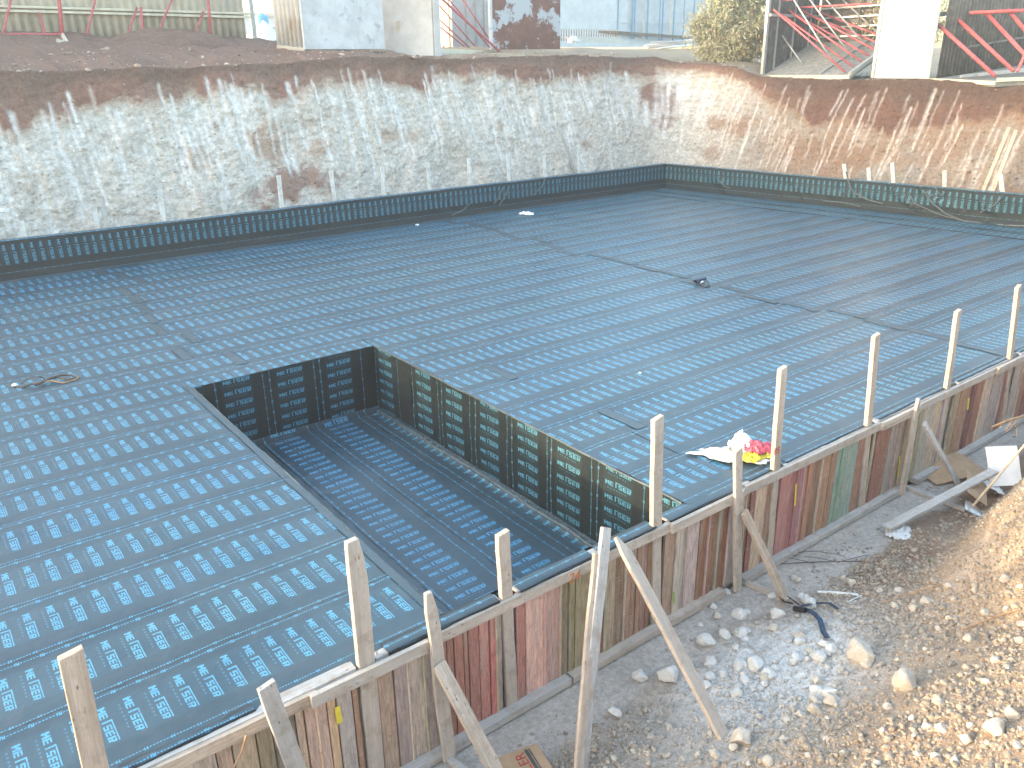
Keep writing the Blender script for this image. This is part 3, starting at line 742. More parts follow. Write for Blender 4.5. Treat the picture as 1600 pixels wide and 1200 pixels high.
# kicker boards at the foot
for i, (a, b) in enumerate([(-8, -.4), (-.38, 2.3), (2.31, 4.87), (4.9, 7.5), (7.9, 11.9), (12.3, 16.5), (16.55, 23)]):
    batten(a, b, 5.50, -1.415, .085, .115, M_GREYW if i != 3 else M_WOOD, name='foot_batten')
# turned-over membrane tabs nailed on the rim between the stakes
def tab(x0, x1, y0, y1, seed, z=.022, mat=M_MEM, voff=0.0):
    nl = max(4, int((x1-x0)/.08)); us = np.linspace(0, x1-x0, nl)
    prof = [(y1+.03, -.006), (y1, .0), ((y0+y1)/2, .003), (y0+.012, .0), (y0, -.012), (y0+.004, -.035)]
    V = np.zeros((len(prof), nl, 3)); UVs = np.zeros((len(prof), nl, 2)); cum = 0
    for i, (y, dz) in enumerate(prof):
        j = (fbm(us, us*0, 3, seed, 2)-.5)*.03*(i > 2) + (fbm(us, us*0, 14, seed+1, 2)-.5)*.02*(i > 2)
        V[i, :, 0] = x0+us; V[i, :, 1] = y+j; V[i, :, 2] = z+dz+(fbm(us, us*0+i, 4, seed+2, 2)-.5)*.012
        UVs[i, :, 0] = us; UVs[i, :, 1] = voff+(y1-y)
    me = np_mesh('membrane_tab', V.reshape(-1, 3), grid_q(len(prof), nl), mat, uv=UVs.reshape(-1, 2), smooth=True)
    if me.polygons[nl].normal.z < 0: me.flip_normals()
    return adopt(link('membrane_tab', me), mem)
for (a, b, y0, vo) in [(-3, .2, 5.585, .0), (.45, 1.5, 5.60, .0), (2.72, 3.98, 5.535, .005), (4.24, 5.25, 5.53, .86), (5.35, 6.22, 5.53, .0), (6.44, 7.70, 5.515, .87), (7.95, 8.45, 5.56, .0), (8.75, 10.6, 5.575, .83), (11.0, 13.0, 5.57, 0), (13.4, 15.3, 5.58, 0), (15.7, 20, 5.58, 0)]:
    tab(a, b, y0, 5.68, int(a*10)+500, voff=vo)
    rib('tab_edge', [(a, y0+.004, .018), ((a+b)/2, y0+.012, .02), (b, y0+.003, .018)], .008, int(a*7)+40, mat=M_BLACK)

# ================================================================== stakes and props of the formwork
def timber(name, a, b, w, t, mat, side=(1, 0, 0), taper=None, chamfer=0.0, bend=.012, bevel=.004):
    """one sawn timber from a (foot) to b (head): real thickness, slightly warped, object origin at its foot"""
    a = Vector(a); b = Vector(b); L = (b-a).length; bm = bmesh.new()
    box_bm(bm, (0, 0, L/2), (w, t, L))
    n = max(3, int(L/.22))
    bmesh.ops.subdivide_edges(bm, edges=[e for e in bm.edges if abs((e.verts[0].co-e.verts[1].co).z) > L*.9], cuts=n)
    sd = R.randint(0, 99)
    for v in bm.verts:
        h = v.co.z/L
        if taper and h > 1-taper[0]: v.co.x = v.co.x*(1-taper[1]*(h-1+taper[0])/taper[0]) + taper[2]*(h-1+taper[0])/taper[0]
        if chamfer and h > .999: v.co.z += chamfer*(v.co.x/w)
        v.co.x += (float(vnoise(v.co.z, sd+v.co.x*9, 1.8, 1))-.5)*bend + (float(vnoise(v.co.z, sd+v.co.x*50, 9, 2))-.5)*.006
        v.co.y += (float(vnoise(v.co.z, sd+7, 1.5, 3))-.5)*bend
    z = (b-a).normalized(); x = Vector(side); y = z.cross(x).normalized(); x = y.cross(z)
    o = bm_obj(name, bm, mat, None, bevel)
    o.matrix_world = Matrix.Translation(a) @ Matrix((x, y, z)).transposed().to_4x4()
    return o
GP = 'upright stakes along the near formwork'
def stake(pt, pb, w, label, mat=M_WOOD, zb=-1.43, dw=.045, y=5.575, **kw):
    T_ = atY(pt[0], pt[1], y); B_ = atY(pb[0], pb[1], y)
    d = T_-B_; foot = B_ + d*((zb-B_.z)/d.z)
    o = timber('wooden_stake', foot, T_, w, dw+.02, mat, **kw); tag(o, label, 'stake', GP); return o
stake((110, 1020), (150, 1200), .165, 'thick bare wooden stake nearest the lower left corner of the slab', chamfer=.03)
stake((553, 842), (572, 1040), .165, 'wooden stake with notched narrowing head left of the short dark-edged tab', taper=(.10, .35, -.02), chamfer=.01)
stake((785, 832), (790, 930), .135, 'short stub of wooden stake at the front rim of the pit', chamfer=.02)
stake((1027, 652), (1025, 815), .14, 'tall wooden stake standing by the front right corner of the pit', chamfer=.02)
s5 = stake((1223, 574), (1211, 728), .13, 'wooden stake with red 85 painted near its foot, beside the plastic bag', chamfer=.02)
stake((1369, 523), (1356, 660), .13, 'wooden stake in front of the sheet joints, third from the right edge', chamfer=.02)
stake((1497, 485), (1480, 600), .12, 'slim wooden stake leaning slightly right, second from the right edge', chamfer=.02)
stake((1591, 447), (1578, 555), .12, 'wooden stake at the far right edge of the picture', chamfer=.02)
for X in (17.9, 20.4, 22.9): tag(timber('wooden_stake', (X, 5.575, -1.43), (X+.05, 5.575, 1.25), .13, .06, M_WOOD), 'wooden stake farther along the formwork', 'stake', GP)
GP2 = 'front kicker posts of the formwork'
def fpost(pt, pb, w, label, **kw):
    T_ = atY(pt[0], pt[1], 5.44); B_ = atY(pb[0], pb[1], 5.44); d = T_-B_; foot = B_+d*((-1.47-B_.z)/d.z)
    return tag(timber('kicker_post', foot, T_, w, .05, M_WOOD2, **kw), label, 'post', GP2)
fpost((671, 925), (702, 1190), .14, 'knotty post with rounded broken tip in front of the salmon boards', taper=(.14, .55, -.012), bend=.03)
fpost((1153, 702), (1152, 890), .13, 'post with square top rising in front of the plastic bag', chamfer=.02)
fpost((1435, 622), (1412, 755), .12, 'pointed post in front of the grey boards at right', taper=(.12, .7, 0))

# ================================================================== near ground: blinding strip and spoil slope
def HG(x, y):
    x = np.asarray(x, float); y = np.asarray(y, float)
    wob = (fbm(x, y, .5, 601, 3)-.5)*.5
    yy = y + wob
    h = np.interp(-yy, [-6, -4.9, -4.5, -3.9, -3.4, -2.9, -2.3, -1.7, -1.0, -.3, .4, 1.2, 8], [-1.52, -1.50, -1.45, -1.33, -1.2, -1.0, -.72, -.3, .45, 1.7, 3.0, 3.3, 3.4])
    h = h + .12*np.exp(-(((x-7.2)/1.3)**2+((y-4.3)/.45)**2))                      # little heap of crushed stone
    m = sst(8.6, 10.8, x - .5*(fbm(x, y, 1.0, 611, 2)-.5))*sst(4.25, 3.35, yy-.10*(x-10))
    h = h + m*(1.0-.25*sst(2.5, 0, y)) 
    m2 = sst(12.5, 17, x)*sst(5.6, 4.6, y); h = h+.25*m2
    flat = sst(4.85, 5.05, y + (fbm(x, x*0, 1.2, 621, 2)-.5)*.5 + .10*np.sin(x*.8))
    h = h + (fbm(x, y, 1.6, 631, 4)-.5)*.16*(1-flat) + (fbm(x, y, 8, 641, 4)-.5)*.055*(1-flat)
    h = np.where(flat > 0, h*(1-flat)+(-1.49)*flat, h)
    return h
def HG1(x, y): return float(HG(np.array([x]), np.array([y]))[0])
def hit(px, py):
    d = ray(px, py); t = np.linspace(3.0, 22, 2400)
    k = np.argmax(CAMH+d.z*t <= HG(d.x*t, d.y*t)); t = float(t[k])
    return Vector((d.x*t, d.y*t, CAMH+d.z*t))
gx = np.concatenate([np.linspace(-40, 1.4, 50), np.arange(1.5, 9, .04), np.arange(9, 17, .06), np.linspace(17.2, 28, 60), np.linspace(28.6, 80, 20)])
gy = np.concatenate([np.arange(5.53, .8, -.04), np.linspace(.7, -3, 50), np.linspace(-4, -60, 20)])
GX, GY = np.meshgrid(gx, gy); GZ = HG(GX, GY)
pale = np.array([.56, .52, .48]); gsoil = np.array([.43, .325, .24]); gred = np.array([.22, .125, .085]); gcream = np.array([.45, .34, .225]); gdust = np.array([.49, .405, .33])
f1 = fbm(GX, GY, 1.2, 651, 4); f2 = fbm(GX, GY, 5, 661, 4)
GC = lerp(np.broadcast_to(gsoil, GX.shape+(3,)), np.broadcast_to(gdust, GX.shape+(3,)), sst(.35, .65, f1))
GC = lerp(GC, np.broadcast_to(gred, GC.shape), np.exp(-(((GX-9.4)/1.5)**2+((GY-4.45)/.5)**2))*sst(.3, .6, f2+.15)*.9)
GC = lerp(GC, np.broadcast_to(gred, GC.shape), sst(10.5, 12, GX)*sst(4.0, 4.5, GY)*.6)
GC = lerp(GC, np.broadcast_to(np.array([.78, .77, .74]), GC.shape), np.clip(np.exp(-(((GX-6.7)/1.5)**2+((GY-4.15)/.65)**2))*1.6, 0, 1)*sst(.2, .45, f2+.1)*.9)
GC = lerp(GC, np.broadcast_to(gcream, GC.shape), sst(3.4, 2.6, GY-.12*(GX-8))*sst(.3, .55, f1)*.7)
GC = lerp(GC, np.broadcast_to(gcream, GC.shape), sst(9.5, 10.8, GX)*sst(4.3, 3.6, GY)*.9)
GC = lerp(GC, np.broadcast_to(np.array([.44, .40, .36]), GC.shape), sst(6.2, 5.0, GX)*sst(2.8, 3.6, GY)*.5)
flatm = sst(4.80, 5.0, GY + (fbm(GX, GX*0, 1.2, 621, 2)-.5)*.5 + .10*np.sin(GX*.8))
GC = lerp(GC, np.broadcast_to(pale, GC.shape)*(.85+.3*f2[..., None]), flatm)
soil_grid('spoil_slope', GX, GY, GZ, GC, M_GND)

def scatter(n, xa, xb, ya, yb, smin, smax, pw, seed, dens=None):
    rs = np.random.RandomState(seed); x = rs.uniform(xa, xb, n); y = rs.uniform(ya, yb, n)
    if dens is not None: k = rs.rand(n) < dens(x, y); x = x[k]; y = y[k]
    n = len(x); s = smin+(smax-smin)*rs.rand(n)**pw
    z = HG(x, y)+s*.12; return np.stack([x, y, z], -1), s, rs
dn = lambda x, y: (1-sst(4.6, 4.95, y)*.93)*(.35+.65*sst(.35, .6, fbm(x, y, 1.1, 701, 3)))
P, s, rs = scatter(46000, 3.2, 11, 1.0, 5.3, .010, .050, 2.6, 5, dn)
cc = np.array([.51, .42, .325])*(.62+.6*rs.rand(len(s), 1))*np.array([1, 1, 1])+rs.rand(len(s), 1)*.05
wh = np.exp(-(((P[:, 0]-6.7)/1.5)**2+((P[:, 1]-4.15)/.65)**2))[:, None]; cc = cc*(1-wh)+np.array([.74, .73, .71])*wh
tag(pebble_mass('gravel', P, s, M_GND, cc, seed=6), 'small pale gravel strewn over the spoil slope', 'gravel', kind='stuff')
P, s, rs = scatter(9000, 8, 22, 1.5, 5.3, .015, .06, 2.4, 8, dn)
cc = np.array([.50, .42, .33])*(.6+.6*rs.rand(len(s), 1)); tag(pebble_mass('gravel', P, s, M_GND, cc, seed=9), 'gravel and small stones on the far end of the spoil slope', 'gravel', kind='stuff')
P, s, rs = scatter(5200, 3.4, 12, 1.2, 4.9, .04, .09, 2.2, 12, dn)
cc = np.array([.50, .43, .345])*(.70+.45*rs.rand(len(s), 1)); wh = np.exp(-(((P[:, 0]-6.7)/1.5)**2+((P[:, 1]-4.15)/.65)**2))[:, None]; cc = cc*(1-wh)+np.array([.76, .75, .73])*wh
tag(pebble_mass('cobbles', P, s, M_GND, cc, seed=13, smooth=False), 'rounded pebbles half sunk in the spoil slope', 'pebbles', kind='stuff')

def rock_mesh(seed, sub=2, flat=.7, ang=.35):
    bm = bmesh.new(); bmesh.ops.create_icosphere(bm, subdivisions=sub, radius=.5); rg = random.Random(seed)
    ph = [rg.uniform(0, 9) for _ in range(4)]
    planes = [(Vector((rg.uniform(-1, 1), rg.uniform(-1, 1), rg.uniform(-1, 1))).normalized(), rg.uniform(.26, .40)) for _ in range(9)]
    for v in bm.verts:
        for n, d in planes:
            k = v.co.dot(n)
            if k > d: v.co -= n*(k-d)*ang*2.4
        v.co *= 1+.10*math.sin(v.co.x*9+ph[0])*math.sin(v.co.y*8+ph[1])*math.cos(v.co.z*7+ph[2])
        v.co.z *= flat
    me = bpy.data.meshes.new('stone'); bm.to_mesh(me); bm.free()
    for p in me.polygons: p.use_smooth = False
    return me
RM = []
for k in range(8):
    for m_ in (M_STONE, M_STONEW):
        me = rock_mesh(k, 3 if k % 2 else 2); me.materials.append(m_); RM.append(me)
def rock(px, py, size_px, label, white=False, k=None, group=None, sink=.3):
    p = hit(px, py); dist = (p-Vector((0, 0, CAMH))).length; s = size_px/F*dist
    me = RM[(R.randrange(8) if k is None else k)*2+(1 if white else 0)]
    o = link('stone', me); o.scale = (s*R.uniform(.9, 1.15), s*R.uniform(.85, 1.0), s*R.uniform(.9, 1.2)); o.rotation_euler = (R.uniform(-.3, .3), R.uniform(-.3, .3), R.uniform(0, 6.28))
    o.location = p + Vector((0, 0, s*.35*(1-sink))); return tag(o, label, 'stone', group)
rock(1157, 1160, 36, 'cream stone lying against the foot of the long diagonal prop', k=1)
rock(1341, 1027, 42, 'biggest craggy cream stone on the middle of the slope', k=2)
rock(1413, 1072, 40, 'round cream boulder right of the craggy stone', k=3)
rock(1300, 1099, 26, 'smooth oval cream stone below the craggy one', k=5)
rock(1270, 1112, 22, 'blocky pale stone left of the smooth oval one', k=4)
rock(1551, 1145, 34, 'sunlit rounded stone low on the bright slope', k=3)
rock(1179, 1043, 30, 'angular white stone slab on the crushed stone heap', True, 0)
rock(1103, 1006, 32, 'pale flat stone beside the diagonal prop', True, 6)
rock(1142, 893, 0.1+28, 'white flat stone at the foot of the formwork by the square topped post', True, 6)
rock(1000, 1062, 26, 'white angular stone just left of the diagonal prop', True, 4)
rock(962, 1117, 22, 'small white cube-like stone right of the leaning plank', True, 2)
rock(1045, 1062, 36, 'broad white stone just right of the small white one', True, 7)
rw_ = random.Random(99)
for _ in range(34):
    rock(rw_.uniform(1075, 1300), rw_.uniform(925, 1095), rw_.uniform(11, 27), 'angular white rubble stone on the crushed stone patch', True, group='angular rubble of the crushed stone patch', sink=.55)
rg_ = random.Random(77); used = []
for _ in range(900):
    if len(used) > 75: break
    px = rg_.uniform(930, 1600); py = rg_.uniform(880, 1198)
    if py < 1200-(px-930)*.55 or (px > 1500 and py < 900): continue
    if any((px-a)**2+(py-b)**2 < 22**2 for a, b in used): continue
    used.append((px, py)); w_ = px < 1250 and py < 1090
    rock(px, py, 9+13*rg_.random()**2, 'pale stone among many alike on the spoil slope', w_, group='loose stones on the spoil slope', sink=.5)
for px, py, sz in [(1330, 912, 14), (1318, 905, 12), (1405, 925, 14), (1240, 905, 13), (1247, 908, 11), (1375, 925, 12), (1210, 985, 16), (1150, 990, 18), (1250, 1000, 20), (1120, 965, 16), (1195, 1060, 18), (1265, 1020, 18)]:
    rock(px, py, sz, 'pale stone among many alike on the spoil slope', group='loose stones on the spoil slope', sink=.5)

# ================================================================== props, planks and litter outside the formwork
def prop(pt, yt, pb, w, t, label, mat, name='diagonal_prop', zb=None, side=(1, .1, 0), **kw):
    T_ = atY(pt[0], pt[1], yt); B_ = hit(*pb) if zb is None else atZ(pb[0], pb[1], zb)
    d = (T_-B_).normalized()
    return tag(timber(name, B_-d*.03, T_, w, t, mat, side=side, **kw), label, 'timber prop', 'timber props bracing the formwork')
prop((965, 838), 5.40, (1130, 1150), .135, .05, 'long clean plank leaning down from the formwork to a cream stone', M_WOOD, taper=(.06, .8, -.03))
prop((415, 1070), 5.30, (500, 1300), .15, .05, 'grey cracked plank end leaning up at the bottom edge left of centre', M_GREYW, zb=-1.45)
prop((686, 1038), 5.37, (790, 1235), .14, .05, 'pitted pale plank leaning against the rounded knotty post', M_WOOD2, zb=-1.45)
prop((1163, 800), 5.37, (1228, 938), .115, .05, 'short plank leaning from the square topped post onto white rubble', M_WOOD)
prop((1444, 662), 5.37, (1497, 755), .10, .05, 'thin grey plank leaning from the pointed post', M_GREYW, zb=-1.42)
T_ = atY(946, 824, 5.33); B_ = atZ(908, 1205, -1.45)
tag(timber('leaning_plank', B_, T_, .13, .05, M_GREYW, taper=(.10, .15, .0), bend=.02), 'tall split grey plank standing almost upright in the centre, leaning on the formwork', 'plank', 'timber props bracing the formwork')
T_ = atY(932, 865, 5.27); 
tag(timber('leaning_plank', B_+Vector((-.10, -.06, 0)), T_, .09, .045, M_WOOD, bend=.02), 'narrower plank nailed along the front of the tall grey one', 'plank', 'timber props bracing the formwork')
# ground runners
def runner(a, b, w, t, label, mat, lift=.03, name='ground_runner'):
    A = a if isinstance(a, Vector) else hit(*a); B = b if isinstance(b, Vector) else hit(*b)
    A = A+Vector((0, 0, lift)); B = B+Vector((0, 0, lift)); d = (B-A).normalized(); side = d.cross(Vector((0, 0, 1))).normalized()
    return tag(timber(name, A, B, w, t, mat, side=side), label, 'plank')
runner((1152, 908), (1232, 940), .08, .05, 'short runner on the ground from the square topped post to its prop', M_WOOD)
runner((1412, 762), (1508, 800), .08, .05, 'short grey runner on the ground behind the loose plank', M_GREYW)
A = hit(1383, 836)+Vector((0, 0, .12)); B = atZ(1553, 736, A.z+.35)
runner(A, B, .15, .045, 'weathered grey plank propped on a white sack above the ground', M_GREYW, 0, 'loose_plank')
runner((700, 1188), (735, 1215), .08, .05, 'small offcut of board on the concrete strip at the bottom edge', M_GREYW)
# small sticks
def stick(name, a, b, r, mat, label, lift=.02, cat='stick'):
    A = hit(*a)+Vector((0, 0, lift)); B = hit(*b)+Vector((0, 0, lift))
    return tag(rib(name, [A, A.lerp(B, .5)+Vector((0, 0, .01)), B], r, R.randint(0, 99), mat=mat, parent=None, amp=.004), label, cat)
stick('peeled_stick', (1277, 927), (1341, 932), .020, M_PAPER, 'short white peeled stick on the dark soil')
stick('peeled_stick', (1325, 943), (1345, 933), .009, M_PAPER, 'tiny white sliver beside the short white stick')
stick('peeled_stick', (1463, 874), (1545, 871), .014, M_STICK, 'long thin pale stick beneath the propped plank')
stick('twig', (1215, 884), (1345, 880), .006, M_WIRE, 'dark twig lying along the dark soil patch', .03, 'twig')
stick('twig', (1375, 945), (1470, 915), .006, M_ROOT, 'thin tan twig crossing the gravel', .02, 'twig')
stick('twig', (1505, 985), (1590, 955), .008, M_ROOT, 'brown twig on the sunlit slope', .02, 'twig')
for k in range(7):
    a = (1195+k*22+R.uniform(-8, 8), 880+R.uniform(-14, 30)); stick('twig', a, (a[0]+R.uniform(30, 60), a[1]+R.uniform(-25, 12)), .004, M_WIRE, 'dark wiry twig among others tangled on the dark soil', .05, 'twig')['group'] = 'tangled dark twigs on the soil'
# forked dry root sticking out of the mound
rt_o = empty('dry_root', hit(1598, 700), 'dry forked root sticking out above the spoil at the right edge', 'root')
base = atY(1615, 646, 4.2); main = [atY(1548, 668, 4.25), atY(1575, 657, 4.2), base, atY(1650, 650, 4.1)]
adopt(rib('root_stem', main, .016, 5, mat=M_ROOT, parent=None, amp=.006), rt_o)
for a, b in [((1583, 655), (1590, 682)), ((1580, 656), (1571, 672)), ((1590, 653), (1572, 675)), ((1565, 661), (1562, 668))]:
    adopt(rib('rootlet', [atY(a[0], a[1], 4.2), atY((a[0]+b[0])/2+2, (a[1]+b[1])/2, 4.2), atY(b[0], b[1], 4.22)], .008, 6, mat=M_ROOT, parent=None, amp=.004), rt_o)
# shovel half behind the spoil
SA = atZ(1518, 793, -1.20); SB = atY(1612, 682, 3.9)
sh = empty('shovel', SA, 'shovel with long wooden handle and shiny blade stuck in the soil at right', 'shovel')
adopt(rib('handle', [SA, SA.lerp(SB, .5), SB], .017, 8, mat=M_STICK, parent=None, amp=.003), sh)
bm = bmesh.new(); bmesh.ops.create_grid(bm, x_segments=6, y_segments=6, size=.5)
for v in bm.verts:
    x, y = v.co.x, v.co.y; v.co.x = x*.22*(1-.75*max(0, -y-.0)**1.5*2); v.co.y = y*.28; v.co.z = .35*v.co.x**2/.22*2 + .02
r_ = bmesh.ops.extrude_face_region(bm, geom=bm.faces[:]); bmesh.ops.translate(bm, verts=[g for g in r_['geom'] if isinstance(g, bmesh.types.BMVert)], vec=(0, 0, -.004))
M_STEEL = plain('worn_steel', (.5, .5, .5), .3, .15, 20, metal=.9)
bl = bm_obj('blade', bm, M_STEEL); bl.location = SA+Vector((-.06, -.05, -.03)); d = (SB-SA).normalized()
bl.rotation_euler = (math.radians(25), math.radians(-15), math.radians(35)); adopt(bl, sh)

# crumpled sheets --------------------------------------------------------------
def crumple(name, P0, sx_, sy_, h, mat, seed, rotz=0, n=26, outline=.25, thick=.004, parent=None, tilt=(0, 0)):
    rs = np.random.RandomState(seed)
    a = np.linspace(-1, 1, n); A, B = np.meshgrid(a, a)
    th = np.arctan2(B, A); rad = np.maximum(abs(A), abs(B))
    rr_ = rad*(1+outline*(vnoise(np.cos(th)*2+seed, np.sin(th)*2, 1.5, seed % 7)-.5)*2)
    x = np.cos(th)*rr_*sx_*.5; y = np.sin(th)*rr_*sy_*.5
    z = (1-rad**2*.9)*h*(fbm(A, B, 2.2, seed % 50, 3)) + abs(fbm(A, B, 4.5, seed % 31, 3)-.5)*h*1.3
    ca, sa = math.cos(rotz), math.sin(rotz)
    X = P0[0]+x*ca-y*sa; Y = P0[1]+x*sa+y*ca; Z_ = P0[2]+z+x*tilt[0]+y*tilt[1]
    me = np_mesh(name, np.stack([X-P0[0], Y-P0[1], Z_-P0[2]], -1).reshape(-1, 3), grid_q(n, n), mat)
    o = link(name, me); o.location = P0
    md = o.modifiers.new('thickness', 'SOLIDIFY'); md.thickness = thick; md.offset = 1
    if parent: adopt(o, parent)
    return o
bgp = atZ(1160, 705, .02)
bag = empty('plastic_bag', bgp, 'crumpled white plastic bag with yellow and red wrapping left on the membrane', 'plastic bag')
crumple('bag_sheet', atZ(1150, 712, .035), 1.15, .42, .06, M_PLAST, 3, -.95, outline=.35, parent=bag)
crumple('bag_bundle', atZ(1158, 703, .05), .42, .34, .27, M_PLAST, 5, .4, parent=bag)
crumple('yellow_wrap', atZ(1178, 706, .05), .66, .42, .12, M_YEL, 8, -.9, parent=bag)
crumple('yellow_wrap', atZ(1172, 717, .05), .40, .26, .12, M_YEL, 12, -.7, parent=bag)
crumple('red_wrap', atZ(1182, 706, .09), .36, .30, .18, M_PINK, 9, -.6, parent=bag)
crumple('red_wrap', atZ(1198, 703, .06), .30, .24, .12, M_PINK, 15, -.3, parent=bag)
tag(crumple('paper_scrap', atZ(822, 335, .02), .42, .5, .12, M_PLAST, 21, .3), 'small white scrap of plastic on the far part of the membrane', 'scrap')
tag(crumple('paper_scrap', atZ(652, 352, .02), .12, .14, .05, M_PLAST, 22, .3), 'tiny white fleck near the foot of the back upstand', 'scrap')
tag(crumple('paper_scrap', atZ(1000, 583, .02), .05, .05, .02, M_PLAST, 23, .3), 'tiny white fleck on the membrane right of the pit', 'scrap')
tag(crumple('cement_sack', hit(1403, 834)+Vector((0, 0, .02)), .52, .34, .10, M_PAPER, 25, .4), 'flat whitish empty sack under the end of the propped plank', 'sack')
p = atZ(1566, 725, -1.0)
p = hit(1548, 772)+Vector((0, 0, .10)); tag(crumple('paper_sheet', p, .42, .36, .10, M_PLAST, 29, 1.2, tilt=(.1, .5)), 'crumpled whitish paper below the white sheet', 'paper')
# cardboard pieces
def card(name, C0, w, h, rotz, tilt, label, mat=M_CARD, th=.008):
    bm = bmesh.new(); box_bm(bm, (0, 0, 0), (w, h, th)); bmesh.ops.subdivide_edges(bm, edges=bm.edges[:], cuts=5, use_grid_fill=True)
    for v in bm.verts: v.co.z += .02*math.sin(v.co.x*5+1)+.01*math.sin(v.co.y*9)
    o = bm_obj(name, bm, mat); o.location = C0; o.rotation_euler = (tilt, 0, rotz); return tag(o, label, 'cardboard')
p = hit(1490, 742); card('cardboard_sheet', p+Vector((0, .1, .10)), 1.1, .7, -.35, .1, 'brown cardboard sheet lying behind the propped plank')
p = atZ(1525, 760, -1.2); card('cardboard_sheet', p, .8, .35, .5, .5, 'second smaller piece of cardboard beside the shovel handle')
p = atZ(1568, 728, -1.0); card('white_board', p, .50, .62, -.6, 1.0, 'white rectangular board standing up behind the shovel handle', M_PLAST, .01)['category'] = 'board'
# printed carton at the bottom edge: corner survey gives its turn
c0 = atZ(772, 1187, -1.42); c1 = atZ(838, 1162, -1.42); c2 = atZ(866, 1202, -1.42)
ex = (c1-c0).normalized(); ey = Vector((-ex.y, ex.x, 0)); Wc = (c1-c0).length; 
bxo = empty('carton', c0, 'flattened brown cardboard carton with red and grey print at the bottom edge', 'carton')
ang = math.atan2(ex.y, ex.x); down = -ey if (c2-c1).dot(ey) < 0 else ey
bm = bmesh.new(); Hc = .75
cc_ = c0+ex*Wc/2+down*Hc/2; box_bm(bm, (0, 0, 0), (Wc, Hc, .03)); o = bm_obj('carton_body', bm, M_CARD, None, .004); o.location = cc_; o.rotation_euler = (0, 0, ang); adopt(o, bxo)
def text_obj(name, body, size, loc, rot, mat, parent=None, ext=.0015, xs=1.0, shear=0):
    cu = bpy.data.curves.new(name, 'FONT'); cu.body = body; cu.size = size; cu.extrude = ext; cu.align_x = 'CENTER'; cu.align_y = 'CENTER'; cu.shear = shear
    to = bpy.data.objects.new(name, cu); COL.objects.link(to)
    bpy.context.view_layer.update(); dg = bpy.context.evaluated_depsgraph_get()
    me = bpy.data.meshes.new_from_object(to.evaluated_get(dg)); bpy.data.objects.remove(to)
    me.materials.clear(); me.materials.append(mat)
    o = link(name, me); o.location = loc; o.rotation_euler = rot; o.scale = (xs, 1, 1)
    if parent: adopt(o, parent)
    return o
dang = math.atan2(-down.y, -down.x)
text_obj('red_print', 'LER', .15, c0+ex*(Wc*.53)+down*.17+Vector((0, 0, .0175)), (0, 0, dang), M_INKR, bxo, .001)
bm = bmesh.new(); box_bm(bm, (0, 0, 0), (.035, Hc*.9, .002)); o = bm_obj('grey_bar', bm, M_INKD); o.location = c0+ex*(Wc*.70)+down*(Hc*.5)+Vector((0, 0, .0175)); o.rotation_euler = (0, 0, ang); adopt(o, bxo)
bm = bmesh.new(); box_bm(bm, (0, 0, 0), (.012, Hc*.9, .002)); o = bm_obj('grey_bar', bm, M_INKD); o.location = c0+ex*(Wc*.70+.035)+down*(Hc*.5)+Vector((0, 0, .0175)); o.rotation_euler = (0, 0, ang); adopt(o, bxo)

# hand-painted marks on the timber
def mark(body, px, py, y, size, mat, parent, name='painted_number', shear=0):
    p = atY(px, py, y); o = text_obj(name, body, size, p, (math.radians(90), 0, 0), mat, None, .001, shear=shear)
    o.parent = parent; o.matrix_parent_inverse = parent.matrix_basis.inverted() if parent.type == 'MESH' else Matrix.Translation(-Vector(parent.location)); return o
mark('24', 897, 902, 5.505, .16, M_INKO, fw, shear=.2)
mark('85', 1214, 705, 5.541, .13, M_INKR, s5)
def paint_strip(px0, py0, px1, py1, w, mat, y=5.528):
    a = atY(px0, py0, y); b = atY(px1, py1, y); o = one_bar('paint_streak', a, b, w, .004, mat); return adopt(o, fw)
paint_strip(527, 1104, 531, 1130, .05, M_YEL)
M_LIME = plain('lime_paint', (.28, .42, .10), .7, .2, 20)
paint_strip(1053, 925, 1052, 942, .035, M_LIME); paint_strip(1244, 756, 1242, 790, .03, M_YEL); paint_strip(1406, 712, 1403, 745, .03, M_YEL); paint_strip(1514, 622, 1512, 640, .05, M_YEL)
# bent nails and rusty tie wire at the rim
for px, py in [(588, 1023), (690, 982), (762, 945), (893, 880), (930, 868)]:
    p = atY(px, py, 5.6); adopt(rib('tie_wire', [p-Vector((0, 0, .05)), p+Vector((.01, 0, .03)), p+Vector((.03, .01, .055))], .0035, px, mat=M_WIRE, parent=None, amp=.002), fw)
p0 = atY(385, 1148, 5.42); p1 = atY(362, 1205, 5.38)
adopt(rib('tie_wire', [p0, p0.lerp(p1, .5)+Vector((.02, 0, 0)), p1], .009, 3, mat=M_ROOT, parent=None, amp=.003), fw)

# coil of tying wire on the membrane, glove, strap
cw = empty('wire_coil', atZ(70, 598, .02), 'loose twisted bundle of dark wire lying on the membrane at the left edge', 'wire')
W0 = [atZ(x, y, z) for x, y, z in [(22, 603, .03), (35, 606, .03), (48, 601, .05), (62, 600, .06), (78, 592, .06), (90, 590, .05), (105, 594, .05), (122, 590, .03), (112, 586, .05), (98, 586, .05), (85, 589, .07), (70, 594, .06), (55, 602, .05)]]
adopt(rib('wire_bundle', W0, .018, 31, mat=M_WIRE, parent=None, amp=.02), cw)
adopt(rib('wire_bundle', [atZ(x, y, z) for x, y, z in [(60, 598, .05), (80, 594, .06), (100, 597, .03), (118, 592, .03), (123, 588, .03)]], .012, 33, mat=M_ROOT, parent=None, amp=.02), cw)
adopt(rib('wire_loop', [atZ(x, y, z) for x, y, z in [(33, 600, .03), (42, 592, .12), (52, 589, .16), (64, 589, .14), (70, 592, .05)]], .010, 32, mat=M_WIRE, parent=None, amp=.004), cw)
crumple('white_tag', atZ(23, 603, .03), .10, .10, .05, M_PLAST, 41, parent=cw)
